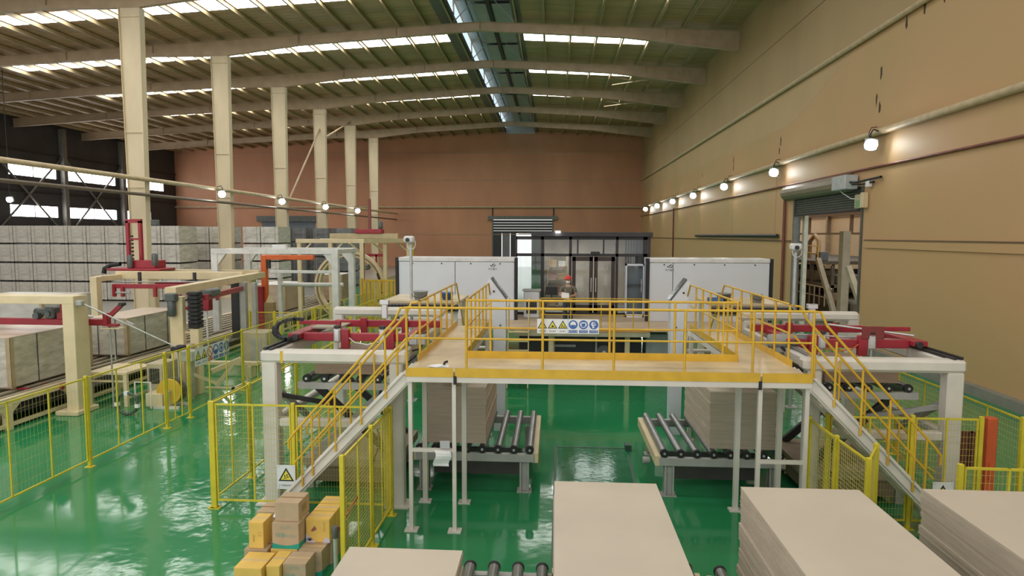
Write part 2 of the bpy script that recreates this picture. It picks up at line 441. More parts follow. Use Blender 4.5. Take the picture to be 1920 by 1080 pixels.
solo('siren_box', MB().rbox(XW-.2, XW-.02, 28.45, 28.75, 7.0, 7.3, .03), PAPER, 'small white siren box right of the pale control box', 'siren', (XW-.1,28.6,7.0))

# ---- the next hall seen through the opening
b = MB().box(27, 27.3, 20, 90, 0, 14)
wn = struct('wall_next_hall', b, WALLN)
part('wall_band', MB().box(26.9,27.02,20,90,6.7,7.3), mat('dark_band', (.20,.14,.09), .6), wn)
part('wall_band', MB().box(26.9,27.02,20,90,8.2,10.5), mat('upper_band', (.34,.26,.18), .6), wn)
for y in (50, 66):
    part('wall_column', MB().box(26.6,27,y-.18,y+.18,0,14), mat('hall_column', (.40,.33,.22), .6), wn)
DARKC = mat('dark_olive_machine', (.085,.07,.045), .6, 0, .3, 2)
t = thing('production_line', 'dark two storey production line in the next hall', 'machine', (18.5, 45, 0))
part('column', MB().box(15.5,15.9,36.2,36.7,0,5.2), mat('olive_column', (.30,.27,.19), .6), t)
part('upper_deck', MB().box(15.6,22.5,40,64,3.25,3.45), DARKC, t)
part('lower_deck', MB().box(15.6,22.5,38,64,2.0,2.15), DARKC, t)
for k in range(9):
    part('deck_post', MB().box(15.7,15.88,38+k*3.0,38.18+k*3.0,0,3.25), DARKC, t)
    part('drive_unit', MB().rbox(16.2,18.0,38.6+k*3.0,40.2+k*3.0,2.15,2.7+.15*(k % 3),.06), mat('machine_unit', (.24,.18,.10), .5) if k % 2 else DARKC, t)
for z in (4.35, 3.9):
    part('hand_rail', MB().tube((15.7,40,z),(15.7,64,z),.035,6), YEL, t)
for k in range(12):
    part('rail_post', MB().tube((15.7,40+k*2.1,3.45),(15.7,40+k*2.1,4.35),.03,6), YEL, t)
part('diagonal_brace', MB().bar((15.4,36.3,.2),(15.4,39.2,3.6),.25,.25), mat('brace_olive', (.33,.29,.2), .6), t)
part('diagonal_brace', MB().bar((14.6,30.6,.2),(14.6,33.4,3.4),.25,.25), mat('brace_olive2', (.33,.29,.2), .6), t)
part('pale_column', MB().box(XW+.4,XW+.6,36.9,37.2,0,6.3), mat('pale_column', (.46,.46,.38), .6), t)
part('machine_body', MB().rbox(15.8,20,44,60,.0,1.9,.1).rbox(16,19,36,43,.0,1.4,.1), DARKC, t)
part('feed_tube', MB().path([(17.5,44.5,3.4),(17.5,44.5,4.6),(17.5,45.2,5.0),(17.5,46,4.6),(17.5,46,3.4)], .14, 8), mat('feed_tube_tan', (.38,.27,.14), .5), t)
part('overhead_truss', MB().box(21.8,22.2,40,75,6.5,6.75).box(21.9,22.1,40,75,7.1,7.2), mat('truss_brown', (.22,.16,.10), .6), t)
part('overhead_truss', MB().box(21.8,22.2,40,75,5.05,5.2), mat('truss_brown', (.22,.16,.10), .6), t)
for k in range(8):
    part('truss_hanger', MB().box(21.9,22.1,42+k*4.0,42.2+k*4.0,5.2,6.5), mat('truss_brown', (.22,.16,.10), .6), t)
    part('rack_post', MB().box(18.4,18.55,40+k*2.2,40.15+k*2.2,2.15,3.25), mat('hopper_tan', (.45,.33,.17), .5), t)
part('control_cabinet', MB().rbox(15.9,16.4,40.2,40.9,3.45,4.0,.03), mat('dark_cabinet', (.10,.11,.12), .5), t)
part('blue_panel', MB().rbox(17.0,17.2,45.5,47.6,4.2,4.6,.02), mat('blue_grey_panel', (.22,.26,.30), .5), t)
rl = random.Random(12)
UM = [mat('unit_tan', (.46,.35,.2), .5), mat('unit_dark', (.09,.075,.05), .6), mat('unit_pale', (.62,.55,.42), .5), mat('unit_brown', (.22,.15,.08), .6)]
for k in range(26):
    y, z, x = rl.uniform(37.5,54), rl.choice((2.15,2.15,3.45,1.0,.1)), rl.uniform(15.6,18.5)
    part('machine_unit', MB().rbox(x,x+rl.uniform(.3,.9),y,y+rl.uniform(.3,1.0),z,z+rl.uniform(.25,.85),.03), UM[k % 4], t)
for k in range(10):
    part('guard_bar', MB().box(15.5,15.56,37.6+k*.75,37.66+k*.75,.9,2.0), UM[k % 2*2], t)
part('guard_rail', MB().box(15.5,15.56,37.5,45,1.95,2.02).box(15.5,15.56,37.5,45,1.4,1.45), UM[2], t)
part('cream_duct', MB().rbox(16.6,17.4,47.5,52,3.45,4.4,.1), mat('duct_cream', (.58,.47,.28), .5), t)

# ---- far wall with two doors
b = MB()
A0, A1, B0, B1 = -46.9, -38.1, -9.6, -.4
b.box(XLW, A0, YF, YF+.3, 0, 21.3); b.box(A1, B0, YF, YF+.3, 0, 21.3); b.box(B1, XW+.3, YF, YF+.3, 0, 21.3)
b.box(A0, A1, YF, YF+.3, 7.2, 21.3); b.box(B0, B1, YF, YF+.3, 7.4, 21.3)
wf = struct('wall_back', b, WALLF)
for z in (17.7, 13.45, 5.05):
    part('panel_seam', MB().box(XLW, XW, YF-.05, YF, z-.05, z+.05), mat('far_girt', (.46,.30,.19), .6), wf)
struct('trim_7', MB().tube((XLW,YF-.3,9.3),(XW,YF-.3,9.3),.14,8), PIPE, label='pipe run along the brown back wall')
d2 = struct('door_2', MB().box(B0-.2,B0,YF-.1,YF+.2,0,7.4).box(B1,B1+.2,YF-.1,YF+.2,0,7.4), SHUT, label='dark shutter door in the brown back wall')
part('roll_housing', MB().box(B0-.8,B1+.8,YF-.5,YF,7.35,7.9), SHUT, d2)
for k in range(5):
    part('slat', MB().box(B0,B1,YF+.02,YF+.1,6.9-k*.42,7.28-k*.42), DARK, d2)
for k, (x0, x1) in enumerate(((-9.6,-8.3),(-8.2,-7.0),(-6.9,-6.0))):
    part('strip_curtain', MB().box(x0,x1,YF+.05,YF+.12,0,5.3), FRAMEK if k != 1 else mat('grey_strip', (.16,.16,.17), .3), d2)
part('leaf', MB().box(-3.6,B1,YF+.05,YF+.12,0,5.3), SHUT, d2)
for x in (B0-.1, B1+.2):
    part('conduit', MB().tube((x,YF-.2,7.8),(x,YF-.2,9.3),.09,6), DARK, d2)
d3 = struct('door_3', MB().box(A0,A1,YF+.02,YF+.2,0,7.2), mat('blue_grey_door', (.16,.19,.23), .5), label='blue grey shutter door behind the bales')
part('roll_housing', MB().box(A0-.6,A1+.6,YF-.5,YF,7.0,7.9), SHUT, d3)
for k in range(8):
    part('slat', MB().box(A0,A1,YF-.05,YF+.04,6.5-k*.8,6.55-k*.8), SHUT, d3)

# ---- left wall with lit windows
b = MB()
zs = [(0,6.95),(8.25,11.62),(12.97,19)]
for z0, z1 in zs: b.box(XLW-.3, XLW, Y_BACK, YF, z0, z1)
for z0, z1 in ((6.95,8.25),(11.62,12.97)):
    y_prev = Y_BACK
    segs = [(36.5,43.5),(46.5,54),(57,65.0),(69.7,76.8),(78.7,87.6),(89.4,(95.3 if z0 < 8 else 98.8))]
    for y0, y1 in segs:
        b.box(XLW-.3, XLW, y_prev, y0, z0, z1); y_prev = y1
    b.box(XLW-.3, XLW, y_prev, YF, z0, z1)
wl = struct('wall_left', b, WALLL)
for y in (45, 55.5, 66.6, 77.7, 88.7):
    part('wall_column', MB().box(XLW, XLW+.6, y-.3, y+.3, 0, 17.8), mat('dim_column', (.20,.19,.17), .6), wl)
for z in (5.9, 9.9, 14.5):
    part('girt', MB().box(XLW, XLW+.15, Y_BACK, YF, z-.1, z+.1), DARK, wl)
for y0, y1 in ((66.6,77.7),(77.7,88.7)):
    part('cross_brace', MB().tube((XLW+.3,y0,4.5),(XLW+.3,y1,14.5),.12,6).tube((XLW+.3,y1,4.5),(XLW+.3,y0,14.5),.12,6), mat('brace_grey', (.16,.15,.13), .6), wl)
n = 0
for z0, z1 in ((6.95,8.25),(11.62,12.97)):
    for y0, y1 in ((69.7,76.8),(78.7,87.6),(89.4,(95.3 if z0 < 8 else 98.8))):
        n += 1
        wn_ = struct('window_%d' % n, MB().box(XLW-.2, XLW-.1, y0, y1, z0, z1), WINP, label='bright strip window in the dark left wall')
        part('mullion', MB().box(XLW-.1, XLW-.02, (y0+y1)/2-.06, (y0+y1)/2+.06, z0, z1), GREYP, wn_)

# ---- roof: sheet, purlins, beams, skylights, ridge monitor
MX0, MX1 = -7.7, -3.1
b = MB()
S = .34
for x0, x1 in ((XLW-.3, MX0), (MX1, XW+.3)):
    b.add([(x0,Y_BACK,zr(x0)+S),(x1,Y_BACK,zr(x1)+S),(x1,YF+.3,zr(x1)+S),(x0,YF+.3,zr(x0)+S),
           (x0,Y_BACK,zr(x0)+S+.1),(x1,Y_BACK,zr(x1)+S+.1),(x1,YF+.3,zr(x1)+S+.1),(x0,YF+.3,zr(x0)+S+.1)],
          [(0,3,2,1),(4,5,6,7),(0,1,5,4),(1,2,6,5),(2,3,7,6),(3,0,4,7)])
ceil = struct('ceiling', b, ROOFM)
FRAMES = [7.2, 17.8, 28.4, 39.0, 49.6, 60.2, 70.8, 81.4, 92.0]
P0 = None
xs = []
x = MX0 - .1
while x > XLW: xs.append(x); x -= 2.0
x = MX1 + .1
while x < XW: xs.append(x); x += 2.05
for x in xs:
    if P0 is None:
        bb = MB(); bb.box(-.03,.03,Y_BACK,YF,0,.32); bb.box(-.03,.10,Y_BACK,YF,0,.02); bb.box(-.10,.03,Y_BACK,YF,.30,.32)
        P0 = part('purlin', bb, PURLIN, ceil); P0.location = (x,0,zr(x)); WM[P0.name] = Matrix()
    else:
        c = P0.copy(); COL.objects.link(c); c.parent = ceil; c.location = (x,0,zr(x))
prof = [(XLW,.9),(-44,.7),(-31,.8),(-25.4,1.15),(-19.5,.75),(XRG,.62),(5,.75),(XW,1.4)]
bb = MB()
for (xa, ha), (xb, hb) in zip(prof[:-1], prof[1:]):
    za, zb = zr(xa), zr(xb)
    def quadbox(y0, y1, a_top, a_bot, b_top, b_bot):
        bb.add([(xa,y0,a_bot),(xb,y0,b_bot),(xb,y1,b_bot),(xa,y1,a_bot),(xa,y0,a_top),(xb,y0,b_top),(xb,y1,b_top),(xa,y1,a_top)],
               [(0,3,2,1),(4,5,6,7),(0,1,5,4),(1,2,6,5),(2,3,7,6),(3,0,4,7)])
    quadbox(-.02,.02, za, za-ha, zb, zb-hb)
    quadbox(-.16,.16, za, za-.03, zb, zb-.03)
    quadbox(-.16,.16, za-ha, za-ha-.03, zb-hb, zb-hb-.03)
for x in (-50,-38,-31,-19.5,-12,XRG,2,8):
    hh = .6
    bb.box(x-.012, x+.012, -.15, .15, zr(x)-hh, zr(x))
B0_ = None
for y in FRAMES:
    if B0_ is None:
        B0_ = part('roof_beam', bb, BEAM, ceil); B0_.location = (0,y,0)
    else:
        c = B0_.copy(); COL.objects.link(c); c.parent = ceil; c.location = (0,y,0)
# diagonal stays from the beams to the purlins
bb = MB(); bb.tube((0,.05,-.75),(0,.85,.05),.025,5)
St = None
for y in FRAMES[3:]:
    for x in xs[::3]:
        if St is None:
            St = part('fly_brace', bb, BEAM, ceil); St.location = (x,y,zr(x))
        else:
            c = St.copy(); COL.objects.link(c); c.parent = ceil; c.location = (x,y,zr(x))
# skylight panels between the purlins
bays = [-3.4] + FRAMES
Pn = {}
def pane(x0, x1, y0, y1, dz=-.012):
    xm, ym = (x0+x1)/2, (y0+y1)/2
    key = (round(x1-x0,3), round(y1-y0,3), xm < XRG)
    sl = .052 if xm < XRG else -.052
    if key not in Pn:
        h, k = (x1-x0)/2, (y1-y0)/2
        q = MB().add([(-h,-k,-h*sl),(h,-k,h*sl),(h,k,h*sl),(-h,k,-h*sl)], [(0,3,2,1)])
        o = part('skylight_panel', q, PANE, ceil)
        Pn[key] = o
    else:
        o = Pn[key].copy(); COL.objects.link(o); o.parent = ceil
    o.location = (xm, ym, zr(xm)+S+dz)
left = [x for x in xs if x < XRG]; right = [x for x in xs if x > XRG]
for y in bays:
    if y > 90: continue
    for a, c in zip(left[:-1], left[1:]):
        if c > -47.5: pane(c+.14, a-.10, y+3.5, y+5.3)
    for a, c in zip(right[:-1], right[1:]):
        if c < 8.0: pane(a+.05, c-.05, y+3.5, y+5.3)
# ridge monitor
mz = zr(XRG)+1.75
part('monitor_roof', MB().box(MX0-.3, MX1+.3, Y_BACK, YF+.3, mz, mz+.1), RIDGEP, ceil)
for y in FRAMES:
    part('monitor_frame', MB().box(MX0, MX0+.1, y-.05, y+.05, zr(MX0), mz).box(MX1-.1, MX1, y-.05, y+.05, zr(MX1), mz)
         .box(MX0, MX1, y-.06, y+.06, mz-.2, mz).bar((MX0+.1,y,zr(MX0)+.2),(MX0+1.6,y,mz-.1),.06,.06).bar((MX1-.1,y,zr(MX1)+.2),(MX1-1.6,y,mz-.1),.06,.06), GREYP, ceil)
for y in FRAMES:
    part('monitor_glazing', MB().add([(MX0+.02,y+.3,zr(MX0)+.85),(MX0+.02,y+10.3,zr(MX0)+.85),(MX0+.02,y+10.3,mz-.15),(MX0+.02,y+.3,mz-.15)], [(0,1,2,3)]), BLUEG, ceil)
    part('monitor_panel', MB().box(-6.3,-5.3,y+.4,y+10.2,mz-.35,mz-.3), RIDGEP, ceil)
    part('monitor_panel', MB().box(-4.9,-3.4,y+.4,y+10.2,mz-.35,mz-.3), RIDGEP, ceil)
part('monitor_wall', MB().box(MX1, MX1+.05, Y_BACK, YF+.3, zr(MX1), mz).box(MX0-.05, MX0, Y_BACK, YF+.3, zr(MX0), zr(MX0)+.85).box(MX0-1.0, MX0+.1, Y_BACK, YF, zr(MX0)+.24, zr(MX0)+.3).box(MX1-.1, MX1+.5, Y_BACK, YF, zr(MX1)+.24, zr(MX1)+.3), mat('ridge_flashing', (.13,.13,.12), .5), ceil)
part('monitor_end', MB().box(MX0, MX1, YF-.08, YF-.02, zr(MX0)-.1, mz), RIDGEP, ceil)
part('ridge_gap_stripe', MB().box(-5.25,-4.95,30,YF-8,mz-.5,mz-.32), DARK, ceil)  # dark bar painted in for the dark gap between the panels
part('ridge_purlin', MB().box(-6.75,-6.68,Y_BACK,YF-8,mz-.5,mz-.2).box(-3.32,-3.25,Y_BACK,YF-8,mz-.5,mz-.2), GREYP, ceil)
for y in (62.5, 73.2):
    part('tie_rod', MB().tube((5.5,y,19.6),(9.5,y+3,19.5),.05,6).tube((5.5,y+3,19.6),(9.5,y,19.5),.05,6), BEAM, ceil)

# ---- the column row on the left
ORD = ['nearest','second','third','fourth','fifth','sixth','seventh','eighth','ninth']
XC = -25.7
for k, y in enumerate(FRAMES[3:]):
    t = thing('steel_column', '%s tall tapered cream steel column of the row' % ORD[k] + (', counted from the nearest' if k else ', left of the red tower'), 'column', (XC, y, 0), group='row of tapered roof columns')
    zt = zr(XC)-1.15
    for sgn in (-1, 1):
        b = MB(); x0, x1 = XC+sgn*.45, XC+sgn*.66
        b.add([(x0,y-.24,0),(x0,y+.24,0),(x1,y+.24,zt),(x1,y-.24,zt),(x0+.04,y-.24,0),(x0+.04,y+.24,0),(x1+.04,y+.24,zt),(x1+.04,y-.24,zt)],
              [(0,1,2,3),(4,7,6,5),(0,3,7,4),(1,5,6,2),(3,2,6,7),(0,4,5,1)])
        part('flange', b, COLM, t)
    b = MB().add([(XC-.45,y-.13,0),(XC+.45,y-.13,0),(XC+.66,y-.13,zt),(XC-.66,y-.13,zt),(XC-.45,y-.10,0),(XC+.45,y-.10,0),(XC+.66,y-.10,zt),(XC-.66,y-.10,zt)],
                 [(0,1,2,3),(4,7,6,5),(0,3,7,4),(1,5,6,2),(3,2,6,7),(0,4,5,1)])
    part('web', b, COLM, t)
    b = MB()
    for z in (zt*.97, zt*.6, zt*.42): b.box(XC-.6, XC+.6, y-.2, y-.1, z, z+.025)
    part('stiffener', b, COLM, t)
    part('base_plate', MB().box(XC-.65,XC+.65,y-.4,y+.4,0,.05), COLM, t)
struct('trim_8', MB().tube((-24.95,10,8.28),(-24.95,YF,8.28),.14,8), PIPE, label='upper pipe run along the column row')
struct('trim_9', MB().tube((-24.95,10,7.35),(-24.95,YF,7.35),.10,8), mat('brown_pipe', (.16,.12,.08), .5), label='lower dark pipe run along the column row')
struct('trim_10', MB().tube((XC,70.8,15.2),(XC,81.4,19),.1,6).tube((XC,60.9,7.3),(XC,70.8,16.5),.1,6), BEAM, label='diagonal brace between far columns')

# ---- flood lamps
def lamp(loc, face, label, group, s=1.0):
    """face: +1 lamp looks to +x, -1 to -x"""
    t = thing('flood_lamp', label, 'lamp', loc, group=group)
    x, y, z = loc
    T = Matrix.Translation(loc) @ Matrix.Rotation(math.radians(18), 4, 'X') @ Matrix.Rotation(face*math.radians(25), 4, 'Z')
    b = MB(); b.T = T; b.rbox(-.26*s,.26*s,-.03,.2,-.24*s,.24*s,.04)
    for i in range(5): b.box(-.24*s,.24*s,.2,.27,-.2*s+i*.095*s,-.17*s+i*.095*s)
    part('housing', b, LAMPB, t)
    b = MB(); b.T = T
    b.prism([(.24*s*math.cos(a), .23*s*math.sin(a)) for a in [math.pi*2*k/12 for k in range(12)]], -.05, -.03, 'Y')
    part('lens', b, LAMPE, t)
    b = MB().path([(x,y+.1,z+.1),(x-face*.02,y+.12,z+.45),(x-face*.12,y+.12,z+.62),(x-face*.45,y+.12,z+.52)], .03, 6)
    part('bracket', b, DARK, t)
    return t
for k, y in enumerate((27.5, 39.2, 50.4, 61.4, 71.9, 82.5, 93.0)):
    lamp((XW-.60, y, 8.62), -1, '%s lit flood lamp under the right wall pipe' % ORD[k] + (', counted from the nearest' if k else ', above the shutter door box'), 'flood lamps along the right wall', 1.0 + .04*k)
for k, y in enumerate((28.2, 46.8, 57.4, 68.6, 80.0)):
    if k == 0: continue
    lamp((-24.46, y, 7.9), 1, '%s lit flood lamp on the column row pipes' % ORD[k-1] + (', counted from the nearest' if k > 1 else ', beside the second column'), 'flood lamps along the column row', 1.0 + .06*k)
for (x, y, z, s, lab) in ((-46.4,53.0,7.85,1.0,'far lit flood lamp hanging before the lower strip windows'), (-46.2,46.5,7.9,.8,'far lit flood lamp at the left edge near the windows')):
    t = lamp((x,y,z), 1, lab, 'far flood lamps', s)
    part('drop_rod', MB().tube((x-.1,y+.12,z+.5),(x-.1,y+.12,zr(x)+.05),.03,6), DARK, t)
# ================================================================ fences
def fence(label, pts, z0=.14, z1=1.93, sub=3, dv=.06, dh=.1, r=.0022, group='yellow mesh safety fences', posts=None, skip=()):
    t = thing('safety_fence', label, 'fence', (pts[0][0], pts[0][1], 0), group=group)
    for i, (x, y) in enumerate(pts):
        if posts is not None and i not in posts: continue
        b = MB().rbox(x-.032,x+.032,y-.032,y+.032,0,z1+.04,.006).box(x-.09,x+.09,y-.07,y+.07,0,.012)
        for z in (.35, 1.1, 1.75): b.tube((x-.04,y,z),(x+.04,y,z),.012,6)
        part('post', b, FENCE, t)
    for i, (p, q) in enumerate(zip(pts[:-1], pts[1:])):
        if i in skip: continue
        p, q = Vector((p[0],p[1],0)), Vector((q[0],q[1],0)); d = (q-p); L_ = d.length; d.normalize()
        a, c = p + d*.06, q - d*.06
        Z = lambda v, z: (v.x, v.y, z)
        b = MB()
        b.bar(Z(a,z1-.015), Z(c,z1-.015), .03, .03); b.bar(Z(a,z0+.015), Z(c,z0+.015), .03, .03)
        for k in range(sub+1):
            v = a + (c-a)*(k/sub); b.bar(Z(v,z0), Z(v,z1), .024, .024)
        part('panel_frame', b, FENCE, t)
        b = MB(); nv = int((L_-.12)/dv); nh = int((z1-z0)/dh)
        for k in range(1, nv):
            v = a + (c-a)*(k/nv); b.wire(Z(v,z0), Z(v,z1), r)
        for k in range(1, nh):
            z = z0 + (z1-z0)*k/nh; b.wire(Z(a,z), Z(c,z), r)
        part('wire_mesh', b, WIRE, t, kind='stuff')
    return t

CX = .83
def mx(side, x): return x if side < 0 else 2*CX - x

# ================================================================ mezzanine
XL, XI, Y0, Y1, Y2, ZD = -2.4, -1.6, 10.42, 11.64, 15.8, 2.72
XR, XJ = mx(1, XL), mx(1, XI)
pf = thing('mezzanine_walkway', 'yellow railed steel walkway platform across the middle of the hall', 'platform', (CX, Y0, 0))
part('deck_plate', MB().box(XL,XR,Y0,Y1,ZD-.03,ZD), DECK, pf)
part('deck_plate', MB().box(XL,XI,Y1,Y2,ZD-.03,ZD), DECK, pf)
part('deck_plate', MB().box(XJ,XR,Y1,Y2,ZD-.03,ZD), DECK, pf)
def channel(x0, x1, y0, y1, zt=ZD-.06, h=.11):
    return MB().box(x0, x1, y0, y1, zt-h, zt)
part('edge_channel', channel(XL, XI-.02, Y0-.06, Y0), WHITE, pf)
part('edge_channel', channel(XI+.02, XJ-.02, Y0-.06, Y0), WHITE, pf)
part('edge_channel', channel(XJ+.02, XR, Y0-.06, Y0), WHITE, pf)
for x in (XL, XR-.06): part('edge_channel', channel(x, x+.06, Y0, Y2), WHITE, pf)
for x in (XI-.06, XJ): part('edge_channel', channel(x, x+.06, Y1, Y2), WHITE, pf)
part('edge_channel', channel(XI, XJ, Y1-.06, Y1), WHITE, pf)
for x0, x1 in ((XL, XI-.03), (XI+.0, XJ-.0), (XJ+.03, XR)):
    part('kick_plate', MB().box(x0, x1, Y0-.07, Y0-.06, ZD-.08, ZD+.07), YEL, pf)
part('kick_plate', MB().box(XI, XJ, Y1-.012, Y1, ZD, ZD+.13), YEL, pf)
for x in (XL, XR-.012): part('kick_plate', MB().box(x, x+.012, Y1-.4, Y2, ZD, ZD+.12), YEL, pf)
for x in (XI-.012, XJ): part('kick_plate', MB().box(x, x+.012, Y1, Y2, ZD, ZD+.12), YEL, pf)
part('joint_cover', MB().box(XI-.025, XI+.025, Y0-.075, Y0-.05, ZD-.2, ZD-.06), BLACK, pf)
part('joint_cover', MB().box(XJ-.025, XJ+.025, Y0-.075, Y0-.05, ZD-.2, ZD-.06), BLACK, pf)
for x in (XL+.04, XI-.03, XJ+.03, XR-.04):
    for y in (Y0+.03, Y1, Y2-.1):
        w_ = .045 if y < Y1 else .06
        part('support_post', MB().box(x-w_/1.4, x+w_/1.4, y-w_/1.4, y+w_/1.4, .02, ZD-.15).box(x-.11, x+.11, y-.09, y+.09, 0, .025), WHITE, pf)
part('cross_tube', MB().box(XL+.04, XI-.03, Y0+.0, Y0+.05, 1.36, 1.42), WHITE, pf)
part('cross_tube', MB().box(XJ+.03, XR-.04, Y0+.0, Y0+.05, 1.30, 1.36), WHITE, pf)
# railing
ZT, ZM = ZD+1.05, ZD+.55
RR = .021
def rail(pts, r=RR, nm='top_rail', m=YEL): part(nm, MB().path(pts, r, 8), m, pf)
def rpost(x, y, z0=ZD-.02, z1=ZT, r=RR): part('rail_post', MB().tube((x,y,z0),(x,y,z1),r,8), YEL, pf)
yf = Y0-.03
rail([(XL-.0,yf,ZT),(XR+.0,yf,ZT)]); rail([(XL,yf,ZM),(XR,yf,ZM)], RR*.8, 'mid_rail')
for x in (XL, -1.42, -.18, .96, 2.08, 3.14, XR): rpost(x, yf, ZD-.1)
yb = Y1+.03
rail([(XI,yb,ZT),(XJ,yb,ZT)]); rail([(XI,yb,ZM),(XJ,yb,ZM)], RR*.8, 'mid_rail')
for x in (XI+.02, -1.15, -.2, 1.0, 2.15, 3.0, XJ-.02): rpost(x, yb)
for x in (XL, XR):
    rail([(x,Y0-.02,ZT) if False else (x,Y1-.2,ZT),(x,Y2,ZT),(x,Y2+.06,ZT-.06)]); rail([(x,Y1-.2,ZM),(x,Y2,ZM)], RR*.8, 'mid_rail')
    k = 0; y = Y1-.2
    while y < Y2+.01:
        rpost(x, y); y += .73
for x in (XI, XJ):
    rail([(x,yb,ZT),(x,Y2,ZT),(x,Y2+.06,ZT-.06)]); rail([(x,yb,ZM),(x,Y2,ZM)], RR*.8, 'mid_rail')
    y = yb+.72
    while y < Y2+.01:
        rpost(x, y); y += .69
for side in (-1, 1):
    # end cross rails between the walkway and the machine
    a, c = mx(side, XI), mx(side, XL)
    part('rear_ladder_tread', MB().box(a, c, Y2+.05, Y2+.3, 2.38, 2.42), WHITE, pf)
    part('rear_ladder_tread', MB().box(a, c, Y2+.35, Y2+.6, 2.08, 2.12), WHITE, pf)
    part('rear_ladder_tread', MB().box(a, c, Y2+.65, Y2+.9, 1.78, 1.82), WHITE, pf)
    for x in (a, c):
        part('rear_ladder_stringer', MB().bar((x,Y2,ZD-.1),(x,Y2+1.9,.9),.05,.2), WHITE, pf)
        part('rear_ladder_rail', MB().tube((x,Y2+.05,ZT-.05),(x,Y2+1.9,1.95),RR,6), YEL, pf)
    part('rear_ladder_tread', MB().box(a, c, Y2+.95, Y2+1.2, 1.48, 1.52), WHITE, pf)

# ---- stairs at both ends
def stair(side, label):
    X = lambda x: mx(side, x)
    t = thing('steel_stair', label, 'stairs', (X(-4.9), Y0, 0))
    xt, xb = XL-.02, -4.88
    zt, zb = ZD-.1, .0
    ya, yc = Y0+.02, Y0+.80
    for y in (ya, yc):
        part('stringer', MB().bar((X(xt),y,zt),(X(xb),y,zb+.08),.05,.22).bar((X(xt),y-.03,zt+.1),(X(xb),y-.03,zb+.18),.07,.02).bar((X(xt),y-.03,zt-.1),(X(xb),y-.03,zb-.0),.07,.02), WHITE, t)
    n = 11
    for k in range(n):
        f_ = (k+.6)/n; x = xt+(xb-xt)*f_; z = zt+(zb+.1-zt)*f_
        part('tread', MB().box(X(x-.11),X(x+.11),ya+.03,yc-.03,z,z+.03), WHITE, t)
    sl = (zb-zt)/(xb-xt)
    def zz(x, h): return zt + sl*(x-xt) + h
    for y in (ya-.05, yc):
        xe = -4.30
        top = [(X(XL+.01),y,ZT),(X(XL-.10),y,ZT-.01),(X(XL-.2),y,zz(XL-.2,1.12))] + [(X(xe),y,zz(xe,1.05)),(X(xe-.12),y,zz(xe,.9)),(X(xe-.12),y,zz(xe,.75))]
        part('hand_rail', MB().path(top, RR, 8), YEL, t)
        part('mid_rail', MB().path([(X(XL),y,ZM),(X(XL-.16),y,zz(XL-.16,.62)),(X(xe-.02),y,zz(xe,.52))], RR*.85, 8), YEL, t)
        for x in (XL-.36, XL-.78, XL-1.22, XL-1.62, xe+.1):
            part('baluster', MB().tube((X(x),y,zz(x,.0)),(X(x),y,zz(x,1.04)),RR*.9,8), YEL, t)
    return t
stair(-1, 'yellow railed steel stair on the left end of the walkway')
stair(1, 'yellow railed steel stair on the right end of the walkway')

# ---- sign boards
def Mplane(o, u, v_):
    u, v_ = Vector(u), Vector(v_); n = u.cross(v_)
    return Matrix(((u.x,v_.x,n.x,o[0]),(u.y,v_.y,n.y,o[1]),(u.z,v_.z,n.z,o[2]),(0,0,0,1)))
def flat(poly, h=0.0): return [(p[0], p[1], h) for p in poly]
def ring_pts(cx, cy, r, n=24): return [(cx+r*math.cos(2*math.pi*k/n), cy+r*math.sin(2*math.pi*k/n)) for k in range(n)]
def tri(cx, cy, r): return [(cx, cy+r), (cx-r*.87, cy-r*.5), (cx+r*.87, cy-r*.5)]
def poly_on(b, M, poly, h):
    b.add([M @ Vector((p[0],p[1],h)) for p in poly], [tuple(range(len(poly)))])
def warn(b, M, cx, cy, r, icon):
    b.m = 1; poly_on(b, M, tri(cx,cy,r), .002)
    b.m = 2; poly_on(b, M, tri(cx,cy-.0,r*.70), .003)
    b.m = 1
    if icon == 'stairs':
        for a, c in (((-.32,-.28),(.34,-.02)),): 
            poly_on(b, M, [(cx+r*a[0],cy+r*a[1]-.004),(cx+r*c[0],cy+r*c[1]-.004),(cx+r*c[0],cy+r*c[1]+r*.05),(cx+r*a[0],cy+r*a[1]+r*.05)], .004)
        for dx, dy in ((-.14,-.12),(.1,-.02)):
            poly_on(b, M, [(cx+r*(dx-.05),cy+r*dy),(cx+r*(dx+.05),cy+r*dy),(cx+r*(dx+.05),cy+r*(dy+.2)),(cx+r*(dx+.10),cy+r*(dy+.2)),(cx+r*dx,cy+r*(dy+.34)),(cx+r*(dx-.10),cy+r*(dy+.2)),(cx+r*(dx-.05),cy+r*(dy+.2))], .004)
    elif icon == 'hand':
        poly_on(b, M, [(cx-r*.25,cy-r*.25),(cx+r*.3,cy-r*.25),(cx+r*.1,cy+r*.05),(cx-r*.05,cy+r*.2),(cx-r*.12,cy)], .004)
        poly_on(b, M, [(cx+r*.05,cy-r*.1),(cx+r*.34,cy-r*.16),(cx+r*.3,cy-r*.05),(cx+r*.08,cy+r*.02)], .005)
    elif icon == 'gear':
        poly_on(b, M, ring_pts(cx-r*.08, cy+r*.08, r*.15, 8), .004)
        poly_on(b, M, ring_pts(cx-r*.2, cy-r*.18, r*.12, 8), .004); poly_on(b, M, ring_pts(cx+r*.22, cy-r*.16, r*.14, 8), .004)
    else:
        poly_on(b, M, [(cx+r*.08,cy+r*.38),(cx-r*.16,cy-r*.02),(cx-r*.01,cy-r*.02),(cx-r*.1,cy-r*.36),(cx+r*.18,cy+r*.06),(cx+r*.03,cy+r*.06)], .004)
